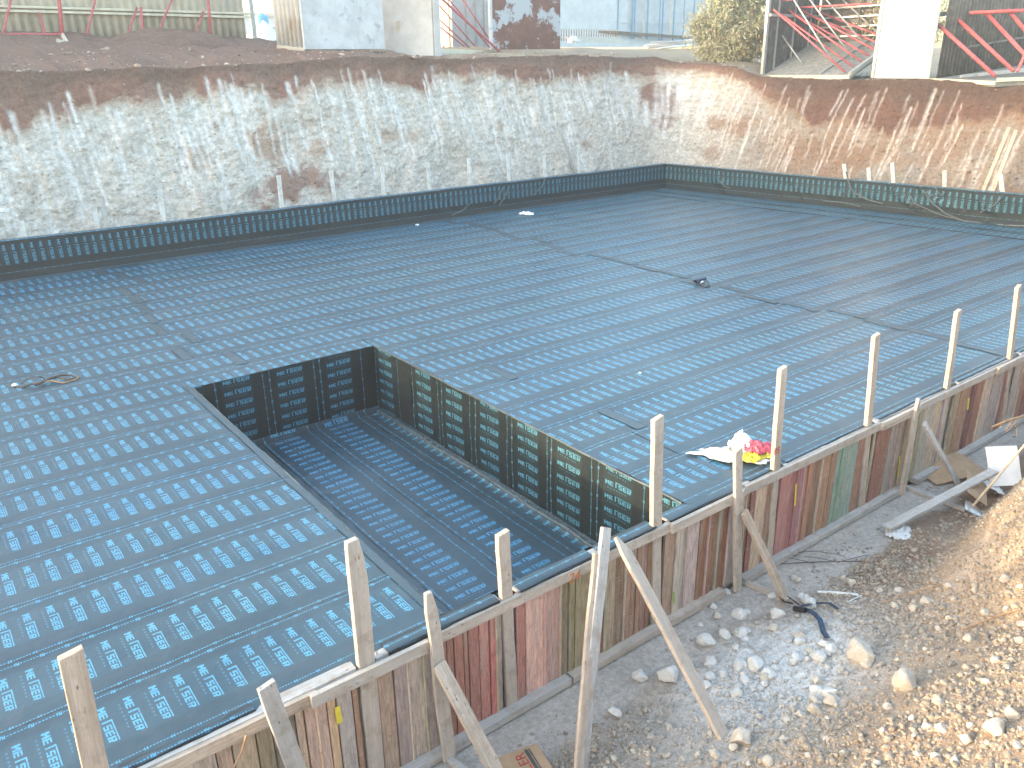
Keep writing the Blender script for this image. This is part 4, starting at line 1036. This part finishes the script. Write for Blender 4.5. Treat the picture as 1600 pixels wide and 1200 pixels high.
cab = empty('cable_loop', atZ(1098, 442, .02), 'small black cable loop with a shiny clip lying on the membrane', 'cable')
adopt(rib('cable', [atZ(x, y, .05) for x, y in [(1081, 439), (1088, 440), (1096, 436), (1102, 436), (1107, 441), (1108, 446), (1103, 449), (1094, 447), (1089, 442)]], .013, 50, mat=M_BLACK, parent=None, amp=.01), cab)
adopt(rib('cable_end', [atZ(x, y, .07) for x, y in [(1086, 440), (1093, 438), (1102, 435)]], .040, 51, mat=M_NAVY, parent=None, amp=.01), cab)
adopt(rib('clip', [atZ(x, y, .06) for x, y in [(1095, 442), (1098, 440)]], .022, 52, mat=M_PLAST, parent=None, amp=.002), cab)
stp = empty('webbing_strap', hit(1260, 955), 'tangled navy webbing strap with black loop on the white rubble', 'strap')
def ribbon(name, pts, w, mat, parent, lift=.03):
    P_ = [hit(*p) + Vector((0, 0, lift+.02*math.sin(i*2.1))) for i, p in enumerate(pts)]
    V = []; 
    for i, p in enumerate(P_):
        d = (P_[min(i+1, len(P_)-1)]-P_[max(0, i-1)]).normalized(); s_ = d.cross(Vector((0, .3, 1))).normalized()*w/2
        for q in (p-s_, p+s_): V.append(q)
        for q in (p+s_-Vector((0, 0, .006)), p-s_-Vector((0, 0, .006))): V.append(q)
    Q = []
    for i in range(len(P_)-1):
        a = i*4; b = a+4
        for j in range(4): Q.append((a+j, a+(j+1) % 4, b+(j+1) % 4, b+j))
    return adopt(link(name, np_mesh(name, V, Q, mat)), parent)
ribbon('strap', [(1240, 955), (1252, 957), (1262, 955), (1271, 963), (1280, 975), (1286, 990), (1292, 1002)], .06, M_NAVY, stp, .05)
ribbon('strap', [(1250, 952), (1265, 950), (1280, 945), (1295, 947), (1308, 958)], .04, M_NAVY, stp, .05)
adopt(rib('loop', [hit(x, y)+Vector((0, 0, .05)) for x, y in [(1248, 950), (1235, 940), (1222, 934), (1217, 938), (1225, 945), (1238, 948)]], .010, 61, mat=M_BLACK, parent=None, amp=.004), stp)
adopt(rib('buckle', [hit(x, y)+Vector((0, 0, .06)) for x, y in [(1240, 957), (1258, 960)]], .035, 62, mat=M_BLACK, parent=None, amp=.004), stp)

# ================================================================== stakes behind the upstands
M_PALEW = wood_material('pale_lath', (.70, .69, .66), (.84, .83, .81), .2)
GB = 'thin stakes behind the back upstand'; GR = 'thin stakes behind the right upstand'
def far_stake(pt, pb, plane, val, w, label, group=None, mat=M_GREYW, t=.03):
    f = atY if plane == 'Y' else atX
    B_ = f(pb[0], pb[1], val); T_ = f(pt[0], pt[1], val); d = T_-B_
    foot = B_-d.normalized()*.55
    return tag(timber('thin_stake', foot, T_, w, t, mat, bend=.01, bevel=0, side=(1, 0, 0) if plane == 'Y' else (0, -1, 0)), label, 'stake', group)
for a, b in [((33, 345), (38, 372)), ((146, 320), (153, 360)), ((249, 296), (257, 352)), ((345, 285), (352, 338)), ((435, 274), (441, 327)), ((517, 266), (523, 315)), ((597, 260), (600, 309)), ((668, 253), (671, 298)), ((732, 247), (734, 291)), ((793, 240), (796, 283)), ((850, 242), (852, 277)), ((904, 232), (905, 270)), ((548, 304), (549, 314)), ((953, 240), (955, 263)), ((-60, 350), (-52, 385))]:
    far_stake(a, b, 'Y', 24.30, .13, 'thin pale stake sticking up behind the back membrane upstand', GB, M_PALEW)
far_stake((158, 307), (168, 357), 'Y', 24.35, .13, 'tall thin stake doubled up beside another near the left edge', None)
far_stake((707, 168), (733, 243), 'Y', 24.75, .10, 'long thin pole leaning left on the bank behind the upstand', None)
far_stake((870, 191), (899, 268), 'Y', 24.75, .12, 'long grey board leaning left against the bank, right of the middle', None)
for a, b in [((1319, 256), (1321, 276)), ((1394, 254), (1396, 283)), ((1476, 266), (1476, 291)), ((1563, 272), (1566, 297)), ((1357, 262), (1358, 278))]:
    p = atX(b[0], b[1], 27.6); X_ = XR(p.y)+.25; far_stake(a, b, 'X', X_, .13, 'thin pale stake sticking up behind the right membrane upstand', GR, M_PALEW)
far_stake((1085, 225), (1078, 252), 'Y', 24.3, .10, 'thin dark stake leaning right at the far corner of the upstand', None, M_WOOD)
far_stake((1577, 198), (1538, 294), 'X', 28.35, .11, 'left one of two long pale poles leaning on the right bank', None, M_WOOD2)
far_stake((1588, 203), (1552, 296), 'X', 28.25, .11, 'right one of two long pale poles leaning on the right bank', None, M_WOOD2)

# ================================================================== things on the plateau
def slab_panel(name, a, b, z0, z1, th, mat, parent=None, n=None):
    a = Vector((a[0], a[1], 0)); b = Vector((b[0], b[1], 0)); L = (b-a).length; bm = bmesh.new()
    box_bm(bm, (0, 0, 0), (L, th, z1-z0)); o = bm_obj(name, bm, mat, None, .01)
    m = (a+b)/2; o.location = (m.x, m.y, (z0+z1)/2); o.rotation_euler = (0, 0, math.atan2(b.y-a.y, b.x-a.x))
    if parent: adopt(o, parent)
    return o
def corrugated(name, a, b, z0, z1, pitch, depth, mat, parent):
    a = Vector((a[0], a[1], 0)); b = Vector((b[0], b[1], 0)); L = (b-a).length; n = int(L/pitch)
    xs = []; ds = []
    for i in range(n):
        for f_, d_ in ((0, 0), (.35, 0), (.5, depth), (.85, depth)): xs.append((i+f_)*pitch); ds.append(d_)
    xs = np.array(xs); ds = np.array(ds); d = (b-a).normalized(); nn = Vector((-d.y, d.x, 0))
    V = []
    for z in (z0, z1):
        for x, dd in zip(xs, ds): V.append(a+d*x+nn*dd+Vector((0, 0, z)))
    m = len(xs); Q = [(i, i+1, m+i+1, m+i) for i in range(m-1)]
    o = link(name, np_mesh(name, V, Q, mat)); md = o.modifiers.new('t', 'SOLIDIFY'); md.thickness = .01
    return adopt(o, parent)

# cream corrugated wall, left
A = atY(-60, 49, 36.0); Bq = atY(396, 68, 36.0); zlo = 5.4
shed = empty('corrugated_wall', (Bq.x-6, 36, 6.0), 'long cream corrugated steel wall with pinkish red leaning props at upper left', 'wall')
corrugated('corrugated_sheet', (-22, 36), (Bq.x, 36), zlo, 10.2, .30, .06, M_CREAM, shed)
corrugated('corrugated_sheet', (-52, 36), (-22, 36), zlo, 13.2, .30, .06, M_CREAM, shed)  # added unseen taller stretch, sized to shade the right bank
for z_ in (7.22, 7.36): adopt(one_bar('rail', (-48, 35.9, z_+.12), (Bq.x-.02, 35.9, z_-.28), .09, .08, M_CREAMR), shed)
adopt(one_bar('corner_post', (Bq.x+.07, 35.98, 5.3), (Bq.x+.07, 35.98, 10.2), .16, .16, M_GALV), shed)
adopt(one_bar('rail', (-48, 35.9, 8.9), (Bq.x, 35.9, 8.6), .09, .08, M_CREAMR), shed)
for a, b in [((5, 52), (18, -4)), ((136, 52), (150, -4)), ((201, 51), (214, 12)), ((251, 42), (270, -4)), ((303, 56), (318, 18)), ((70, 52), (60, 20))]:
    pa = atY(a[0], a[1], 34.9); pb = atY(b[0], b[1], 35.85); d = pb-pa; adopt(one_bar('leaning_prop', pa-d.normalized()*.3, pb+d.normalized()*(1.5 if b[1] < 0 else 0), .075, None, M_RED, n=8), shed)
for a, b, w_ in [((97, 50), (92, -4), .13), ((224, 60), (220, 12), .10), ((330, 60), (325, -4), .11)]:
    pa = atY(a[0], a[1], 34.7); pb = atY(b[0], b[1], 34.9); d = pb-pa; adopt(one_bar('upright_prop', pa-d.normalized()*.3, pb+d.normalized()*(1.5 if b[1] < 0 else 0), w_, None, M_RED, n=8), shed)
adopt(one_bar('base_rail', atY(0, 53, 34.6), atY(100, 53, 34.6), .06, .06, M_RED), shed)
adopt(one_bar('base_rail', atY(195, 55, 34.6), atY(222, 58, 34.6), .05, .05, M_RED), shed)
# broken boards on the dark soil in front of it
p = atY(110, 68, 33.2); bbo = empty('broken_boards', (p.x, p.y, p.z), 'pale crossed broken boards on the dark soil below the corrugated wall', 'boards')
adopt(one_bar('broken_board', atY(88, 64, 33.3), atY(131, 75, 33.0), .16, .05, M_GREYW, side=(0, 0, 1)), bbo); adopt(one_bar('broken_board', atY(97, 54, 33.4), atY(108, 72, 33.1), .16, .05, M_GREYW, side=(0, 0, 1)), bbo)
# soil heap in front of the corrugated wall
def heap(name, cx_, cy_, cz_, rx, ry, h, colr, seed, label):
    n = 44; a = np.linspace(-1, 1, n); A_, B_ = np.meshgrid(a, a); r = np.sqrt(A_**2+B_**2)
    z = h*np.clip(1-r, 0, 1)**.8*(.75+.6*fbm(A_, B_, 2.5, seed, 4)) + (fbm(A_, B_, 7, seed+2, 3)-.5)*.12*h - .12*(r > .95)
    me = np_mesh(name, np.stack([A_*rx, B_*ry, z], -1).reshape(-1, 3), grid_q(n, n), M_BANK, colr=np.tile(colr, (n*n, 1))*(.7+.6*fbm(A_, B_, 5, seed+5, 3).reshape(-1, 1)), smooth=True)
    o = link(name, me); o.location = (cx_, cy_, cz_); return tag(o, label, 'soil heap')
p = atY(255, 60, 34.0); heap('soil_heap', p.x+.3, 34.0, p.z-.35, 3.2, 1.6, .75, brown*1.1, 31, 'dark brown heap of soil against the corrugated wall')
p = atY(130, 62, 34.0); heap('soil_heap', p.x+.3, 34.0, p.z-.35, 2.0, 1.3, .45, brown*1.1, 33, 'low dark soil heap left of the bigger one, by the broken boards')

# gap: far roof, blue tank, white heap
p = atY(413, 62, 50); heap('white_heap', p.x, 50, p.z-.6, 1.6, 1.6, 1.6, np.array([.7, .72, .76]), 35, 'whitish blue heap seen through the gap between wall and panel')
p = atY(411, 48, 56); tk = empty('water_tank', (p.x, 56, p.z), 'blue plastic water tank in the gap beside the corrugated wall', 'tank')
bm = bmesh.new(); bmesh.ops.create_cone(bm, cap_ends=True, segments=20, radius1=.42, radius2=.42, depth=.9); o = bm_obj('tank_body', bm, M_TANK, None, .04); o.location = (p.x, 56, p.z+.45); adopt(o, tk)
bm = bmesh.new(); bmesh.ops.create_cone(bm, cap_ends=True, segments=16, radius1=.2, radius2=.16, depth=.12); o = bm_obj('tank_lid', bm, M_TANK); o.location = (p.x, 56, p.z+.96); adopt(o, tk)
adopt(one_bar('tank_stand', (p.x, 56, p.z-1.2), (p.x, 56, p.z), .5, .5, M_GALV), tk)
p = atY(418, 20, 90); hb = empty('far_house', (p.x, 92, p.z-3), 'distant low pale house seen in the narrow gap', 'house')
bm = bmesh.new(); box_bm(bm, (0, 0, 0), (7, 4, 4)); o = bm_obj('wall', bm, M_WHITEP); o.location = (p.x, 92, p.z-2.4); adopt(o, hb)
bm = bmesh.new(); box_bm(bm, (0, 0, 0), (7.6, 4.6, .35)); o = bm_obj('roof', bm, M_ROOF); o.location = (p.x, 92, p.z-.2); adopt(o, hb)
for dx in (-1.6, .2, 1.9):
    bm = bmesh.new(); box_bm(bm, (0, 0, 0), (.8, .1, 1)); o = bm_obj('window', bm, M_DARKST); o.location = (p.x+dx, 89.98, p.z-1.9); adopt(o, hb)

# precast-wall moulds: tall faces on the edge
def gx_(px, py, Y): q = atY(px, py, Y); return q
a = gx_(433, 70, 31.2); b = gx_(476, 74, 29.9)
m1 = empty('wall_mould', (a.x, a.y, a.z), 'narrow fluted grey wall mould side, stained and turned away, right of the gap', 'mould')
corrugated('fluted_sheet', (a.x, a.y), (b.x, b.y), a.z-.25, 9.6, .22, .05, M_PANELR, m1)
adopt(one_bar('foot_plate', (a.x, a.y-.05, a.z-.1), (b.x, b.y-.05, b.z-.12), .12, .2, M_GALV), m1)
a = gx_(475, 75, 29.7); b = gx_(601, 80, 29.5)
m2 = empty('wall_mould', (a.x, a.y, 5.5), 'wide whitewashed mottled concrete panel standing on the back edge', 'panel')
slab_panel('panel_face', (a.x, a.y), (b.x, b.y), a.z-.05, 9.6, .14, M_PANELW, m2); adopt(one_bar('foot_plate', (a.x, a.y-.02, a.z-.09), (b.x, b.y-.02, b.z-.12), .09, .2, M_DARKST), m2)
q = gx_(588, 57, 29.4); bm = bmesh.new(); bmesh.ops.create_cone(bm, cap_ends=True, segments=14, radius1=.06, radius2=.06, depth=.06); o = bm_obj('tie_hole', bm, M_DARKST); o.location = (q.x, 29.52, q.z); o.rotation_euler = (math.pi/2, 0, 0); adopt(o, m2)
a = gx_(601, 73, 30.6); b = gx_(679, 87, 28.9)
m3 = empty('wall_mould', (b.x, b.y, b.z), 'rust stained whitewashed panel with thick end post, right of the mottled one', 'panel')
slab_panel('panel_face', (a.x, a.y), (b.x, b.y), b.z-.02, 9.8, .14, M_PANELR, m3)
for k in range(3):
    t_ = (k+.5)/3.2; q = Vector((a.x, a.y, 0)).lerp(Vector((b.x, b.y, 0)), t_); adopt(one_bar('joint_strip', (q.x, q.y-.09, b.z), (q.x, q.y-.09, 9.7), .03, .02, M_GALV), m3)
adopt(one_bar('end_post', (b.x+.12, b.y, b.z-.05), (b.x+.12, b.y, 9.8), .26, .22, M_PANELR), m3)
# frame with base channel, red push-pull props, rusty face
fr = empty('wall_mould', (20, 29.3, 5.3), 'open wall mould with base channel, red diagonal props and rusty brown face', 'mould')
c0 = atY(685, 84, 29.0); c1 = atY(872, 84, 28.9); c2 = atY(683, 68, 31.5); c3 = atY(790, 84, 29.6)
adopt(one_bar('base_channel', (c0.x, 28.9, c0.z-.02), (c1.x-2.0, 28.9, c0.z-.05), .16, .10, M_GALV), fr)
adopt(one_bar('base_channel', (c0.x+.1, 29.1, c0.z+.10), (c3.x+.1, 30.3, c3.z+.06), .14, .16, M_CREAMR), fr)
bm = bmesh.new(); box_bm(bm, ((c0.x+c1.x)/2, 30.2, c0.z-.14), (c1.x-c0.x+.2, 2.8, .12)); adopt(bm_obj('base_deck', bm, M_DECK), fr)
a = atY(768, 76, 29.6); b = atY(874, 78, 29.6); slab_panel('rusty_face', (a.x, a.y), (b.x, b.y), a.z-.03, 9.8, .12, M_RUST, fr)
adopt(one_bar('edge_post', (a.x-.06, 29.55, a.z-.03), (a.x-.06, 29.55, 9.8), .10, .16, M_PANELW), fr)
a = atY(706, 64, 33.5); b = atY(768, 70, 33.5); slab_panel('rear_face', (a.x, a.y), (b.x+.4, b.y), a.z-.3, 9.8, .12, M_PANELR, fr)
for f_ in (.35, .6, .82):
    q = a.lerp(b, f_); adopt(one_bar('rear_rib', (q.x, 33.42, a.z-.2), (q.x, 33.42, 9.8), .08, .06, M_GALV), fr)
a = atY(692, 66, 35.0); slab_panel('sunlit_side', (a.x, 34.4), (a.x+.25, 38.0), a.z-.4, 9.8, .10, M_CREAMR, fr)
for k, (a, b) in enumerate([((684, 6), (742, 72)), ((685, 29), (733, 74)), ((686, 41), (725, 72)), ((690, -2), (781, 81)), ((700, -2), (765, 74)), ((720, -5), (772, 72))]):
    pa = atY(a[0], a[1], 29.6+.35*(k % 3)); pb = atY(b[0], b[1], 29.3+.3*(k % 3)); adopt(one_bar('push_pull_prop', pa, pb, .09 if k == 3 else .06, None, M_RED, n=8), fr)
# cast shadow gap under it: timber sleepers
for px in (775, 800, 845): q = atY(px, 84, 29.4); adopt(one_bar('sleeper', (q.x, 28.95, q.z-.10), (q.x, 31.4, q.z-.10), .18, .10, M_DARKST), fr)

# pale blue ribbed wall far behind
a = atY(866, 44, 46); b = atY(1100, 60, 43.0)
bw = empty('ribbed_wall', (a.x, a.y, a.z), 'long pale bluish formwork wall with blue steel ribs in the distance', 'wall')
slab_panel('wall_face', (a.x-4, a.y+.05), (b.x+6, b.y-.08), a.z-1.2, 12.5, .15, M_BLUEW, bw)
d = Vector((b.x-a.x, b.y-a.y, 0)); n_ = 15; pxs = [874, 893, 900, 917, 937, 958, 980, 984, 998, 1004, 1023, 1028, 1041, 1046, 1062, 1078, 1090]
for i, px in enumerate(pxs):
    t_ = (px-866)/(1100-866.); q = Vector((a.x, a.y, a.z)).lerp(Vector((b.x, b.y, b.z)), t_); adopt(one_bar('rib', (q.x, q.y-.14, q.z-.35), (q.x, q.y-.14, 12.5), .055 if i % 3 else .09, .08, M_BLUE if i % 4 else M_GALV), bw)
adopt(one_bar('waler', (a.x, a.y-.1, 7.55), (b.x, b.y-.1, 7.50), .03, .03, M_GALV), bw)
adopt(one_bar('foot_beam', (a.x, a.y-.2, a.z-.02), (b.x, b.y-.2, b.z-.04), .12, .2, M_DARKST), bw)
# rebar bench and pile of poles
rb = empty('rebar_stack', atY(925, 66, 36), 'low stack of rebar mats and grey bars on the plateau before the bluish wall', 'rebar')
q0 = atY(878, 67, 36); q1 = atY(978, 70, 36)
for i in range(5): adopt(one_bar('bar', (q0.x+.6, 36+i*.1, q0.z+.05*i+.1), (q1.x, 36+i*.1, q1.z+.05*i+.1), .06, None, M_GALV), rb)
for i in range(26):
    x = q0.x+(q1.x-q0.x)*(i+.5)/26; adopt(one_bar('rod', (x, 36.6, q0.z+.1), (x, 36.6, q0.z+.72), .035, None, M_WIRE), rb)
for z_ in (.3, .68): adopt(one_bar('bar', (q0.x-.2, 36.6, q0.z+z_), (q1.x, 36.6, q0.z+z_), .05, None, M_GALV), rb)
o = crumple('cement_sack', atY(896, 67, 35.4)+Vector((0, 0, -.05)), .7, .5, .5, M_PAPER, 71, parent=None); tag(o, 'small white sack beside the rebar stack', 'sack')
GPp = 'poles piled on the plateau'
for i, (a, b) in enumerate([((1007, 72), (1083, 62)), ((1012, 75), (1086, 65)), ((1030, 76), (1088, 69)), ((1018, 67), (1070, 64)), ((1040, 74), (1080, 71))]):
    A_ = atY(a[0], a[1], 35.5-i*.15); B_ = atY(b[0], b[1], 36.2-i*.15); tag(one_bar('pole', A_, B_, .11, None, M_GREYW if i % 2 else M_PAPER, n=8), 'pale pole in the loose pile left of the bush', 'pole', GPp)

# dry bush / olive tree
def bush(cx_, cy_, z0, rx, ry, h, n, label, seed, dark=False):
    rs = np.random.RandomState(seed); root = empty('olive_bush', (cx_, cy_, z0), label, 'bush')
    bm = bmesh.new(); rg = random.Random(seed)
    for k in range(9):
        a_ = rg.uniform(0, 6.28); e = Vector((math.cos(a_)*rx*rg.uniform(.3, .7), math.sin(a_)*ry*.6, h*rg.uniform(.45, .9)))
        m_ = e*.5+Vector((rg.uniform(-.2, .2), rg.uniform(-.2, .2), .15*h)); bar_bm(bm, (0, 0, -.1), m_, .12, .10); bar_bm(bm, m_, e, .06, .05)
    o = bm_obj('trunk', bm, M_BARK, root)
    nc = 150; c = rs.normal(size=(nc, 3)); c /= np.linalg.norm(c, axis=1)[:, None]; c *= (.45+.55*rs.rand(nc, 1)**.5)
    c *= 1+.30*(rs.rand(nc, 1)-.35)*np.sign(rs.rand(nc, 1)-.3); c = c*np.array([rx, ry, h*.5])+np.array([0, 0, h*.52]); c[:, 0] *= 1-.25*np.clip(c[:, 2]/h-.5, 0, 1)
    r = rs.uniform(.15, .6, nc)
    for mat, frac, sd, nm in ((M_LEAF, .7, 1, 'crown'), (M_LEAF2, .3, 2, 'dry_twigs')):
        m = int(n*frac); k = rs.randint(0, nc, m)
        if nm == 'dry_twigs': k = rs.choice(np.argsort(c[:, 2])[:nc*2//3], m)
        p = c[k]+rs.normal(size=(m, 3))*r[k, None]*.55; p[:, 2] = np.maximum(p[:, 2], .03)
        L = rs.uniform(.06, .14, m); d = rs.normal(size=(m, 3)); d[:, 2] += .6; d /= np.linalg.norm(d, axis=1)[:, None]
        s = np.cross(d, rs.normal(size=(m, 3))); s /= np.linalg.norm(s, axis=1)[:, None]
        V = np.stack([p-d*L[:, None], p+s*L[:, None]*.22, p+d*L[:, None], p-s*L[:, None]*.22], 1).reshape(-1, 3)
        me = np_mesh(nm, V, np.arange(m*4).reshape(-1, 4), mat); link(nm, me, root)
    return root
q = atX(1140, 96, 31.5); zq = plat(31.5, q.y)
bush(31.6, q.y+.2, 4.75, 1.55, 1.6, 3.4, 26000, 'big sunlit yellow-green bush at the bank corner left of the steel box', 5)
bush(33.9, q.y-1.6, 4.7, 1.5, 1.2, 2.4, 14000, 'lower dull green bush partly behind the steel box', 6)
bush(34.2, 19.0, 4.5, 1.2, 1.4, 3.8, 14000, 'tall dull olive bush between the steel box and white panel', 7)
q = atY(1105, 10, 52); bush(q.x, 52, 5.0, 3.0, 2, 4.6, 12000, 'far bush beyond the end of the bluish wall', 8)

# steel box mould with red props (right)
X0 = 29.75
fl = atX(1192, 117, X0); frr = atX(1328, 121, X0)
bxm = empty('box_mould', (X0, frr.y, fl.z), 'open dark steel box mould with red braces, overhanging the right bank', 'mould')
yl, yr, zf = fl.y, frr.y, 4.40
ZR = 1.25                                             # the deck tilts up to the back
def dz(x): return zf + ZR*(x-X0)/3.2
me = bpy.data.meshes.new('deck'); V = [(X0, yl, zf), (X0+3.2, yl, zf+ZR), (X0+3.2, yr, zf+ZR), (X0, yr, zf)]
me.from_pydata(V+[(x, y, z-.12) for x, y, z in V], [], [(0, 3, 2, 1), (4, 5, 6, 7), (0, 1, 5, 4), (1, 2, 6, 5), (2, 3, 7, 6), (3, 0, 4, 7)]); me.materials.append(M_DECK); me.update(); adopt(link('deck', me), bxm)
adopt(one_bar('front_edge', (X0-.02, yl, zf-.05), (X0-.02, yr, zf-.05), .08, .15, M_GALV), bxm)
bm = bmesh.new(); box_bm(bm, (X0+1.7, yl+.05, zf+2.4), (3.4, .10, 4.9)); adopt(bm_obj('side_wall', bm, M_DARKST), bxm)
adopt(one_bar('front_post', (X0-.01, yl+.02, zf-.1), (X0-.01, yl+.02, zf+4.9), .14, .12, M_GALV), bxm)
for k in range(9): adopt(one_bar('wall_rib', (X0+.25+.37*k, yl-.03, zf+.02), (X0+.25+.37*k, yl-.03, zf+4.8), .05, .06, M_GALV if k % 3 == 1 else M_DARKST), bxm)
adopt(one_bar('waler', (X0, yl-.08, zf+2.25), (X0+3.3, yl-.08, zf+2.25), .10, .10, M_GALV), bxm)
bm = bmesh.new(); 
for k in range(9): bar_bm(bm, (X0+3.2, yl-.2, zf+ZR+.2+.36*k), (X0+3.2, yr+.25, zf+ZR+.2+.36*k), .06, .06)
adopt(bm_obj('back_rails', bm, M_GALV), bxm)
bm = bmesh.new(); box_bm(bm, (X0+3.5, (yl+yr)/2+.1, zf+2.6), (.08, yl-yr-.3, 3.2)); adopt(bm_obj('back_wall', bm, M_DARKST), bxm)
for yy_2 in (yl-.6, (yl+yr)/2, yr+.5): adopt(one_bar('back_post', (X0+3.28, yy_2, zf), (X0+3.28, yy_2, zf+4.6), .08, .08, M_DARKST), bxm)
for k in range(7):
    x = X0+.15+.48*k
    adopt(one_bar('red_brace', (x, yl-.12, zf+2.45-(.15 if k % 2 else 0)), (x, yr+.30, dz(x)+.06), .075, None, M_RED, n=8), bxm)
    if k % 2 == 0: adopt(one_bar('grey_brace', (x+.2, yl-.12, zf+3.6), (x+.2, yr+.8, dz(x+.2)+.1), .06, None, M_GALV, n=8), bxm)
    else: adopt(one_bar('red_brace', (x, yl-.12, zf+2.55+.25*(k % 3)), (x, yr+.4, zf+2.5+.25*(k % 3)), .07, None, M_RED, n=8), bxm)
adopt(one_bar('floor_channel', (X0+.05, yr+1.3, zf+.05), (X0+3.1, yr+1.3, dz(X0+3.1)+.05), .10, .08, M_GALV), bxm)
adopt(one_bar('floor_channel', (X0+.05, yr+.05, zf+.06), (X0+3.1, yr+.05, dz(X0+3.1)+.06), .14, .12, M_GALV), bxm)
adopt(one_bar('short_brace', (X0+.9, yl-.1, zf+1.5), (X0+.9, yl-1.2, dz(X0+.9)+.05), .06, None, M_GALV, n=8), bxm)
# white panel
X1_ = 30.1; a = atX(1366, 119, X1_); b = atX(1449, 121, X1_)
wp = empty('whitewashed_mould', (X1_, b.y, a.z), 'tall glaring whitewashed panel between the steel box and the ribbed mould', 'panel')
bm = bmesh.new(); box_bm(bm, (X1_+.08, (a.y+b.y)/2, a.z+2.4), (.16, a.y-b.y, 4.95)); adopt(bm_obj('panel_face', bm, M_WHITEP, None, .01), wp)
adopt(one_bar('edge_rail', (X1_-.02, a.y+.04, a.z-.06), (X1_-.02, a.y+.04, a.z+4.9), .10, .10, M_GALV), wp)
adopt(one_bar('edge_rail', (X1_-.02, b.y-.02, b.z-.06), (X1_-.02, b.y-.02, b.z+4.9), .08, .10, M_CREAMR), wp)
for k in range(3): adopt(one_bar('back_stiffener', (X1_+.24, a.y-.1, a.z+.8+1.4*k), (X1_+.24, b.y+.1, a.z+.8+1.4*k), .12, .12, M_GALV), wp)
# ribbed mould, far right
a = atX(1452, 122, 30.2); rm = empty('ribbed_mould', (30.2, a.y, a.z), 'dark ribbed steel mould with pink-red diagonal props at the upper right corner', 'mould')
pA = Vector((30.3, a.y-.05, 0)); pBs = atX(1655, 92, 36.5); pB = Vector((pBs.x, pBs.y, 0)); zf2 = 4.3; zB = pBs.z
corrugated('ribbed_sheet', (pB.x, pB.y), (pA.x, pA.y), zf2-.05, zf2+4.8, .17, .06, M_DARKST, rm)
pc = atX(1655, 122, 31.5); pd = atX(1556, 131, 29.9)
V = [(pA.x-.1, pA.y, zf2-.02), (pB.x, pB.y, zB), tuple(pc), (pd.x, pd.y, zf2-.10)]
me = bpy.data.meshes.new('deck'); me.from_pydata(V+[(x, y, z-.14) for x, y, z in V], [], [(0, 1, 2, 3), (7, 6, 5, 4), (0, 3, 7, 4), (3, 2, 6, 7), (2, 1, 5, 6), (1, 0, 4, 5)]); me.materials.append(M_DECK); me.update(); adopt(link('deck', me), rm)
adopt(one_bar('deck_edge', (V[0][0]-.03, V[0][1], zf2-.05), (pd.x-.03, pd.y, zf2-.12), .08, .12, M_CREAMR), rm)
adopt(one_bar('deck_edge', pd+Vector((0, -.03, .12)), pc+Vector((0, -.03, .02)), .10, .12, M_CREAMR), rm)
u = (pB-pA).normalized(); nrm = Vector((u.y, -u.x, 0)); nrm = nrm if nrm.x < 0 else -nrm
wA = atX(1450, 26, 30.2); wB = atX(1650, -8, 35.5); adopt(one_bar('waler', wA, wB, .12, .12, M_GALV), rm)
adopt(one_bar('thin_rail', atX(1510, 74, 31.6), atX(1650, 50, 35.5), .06, .06, M_DARKST), rm)
for k, (p_, q_) in enumerate([((1459, 32), (1555, 119)), ((1490, 24), (1584, 111)), ((1541, 20), (1622, 108)), ((1575, 15), (1650, 104))]):
    adopt(one_bar('red_brace', atX(p_[0], p_[1], 30.5+.6*k), atX(q_[0], q_[1], 30.1+.4*k), .13, None, M_RED, n=8), rm)
adopt(one_bar('red_tube', atX(1515, 20, 31.2), atX(1650, 14, 33.0), .12, None, M_RED, n=8), rm)
for k in range(2):
    adopt(one_bar('deck_joist', atX(1500+30*k, 122-3*k, 30.3+.3*k)+Vector((0, 0, .05)), atX(1655, 104+5*k, 33.5-.6*k)+Vector((0, 0, .05)), .10, .08, M_GALV), rm)
adopt(one_bar('hinge_arm', atX(1590, 112, 30.6), atX(1603, 82, 30.9), .08, .08, M_RED), rm)
print('triangles about', sum(len(o.data.loops)-2*len(o.data.polygons) for o in COL.objects if o.type == 'MESH'))
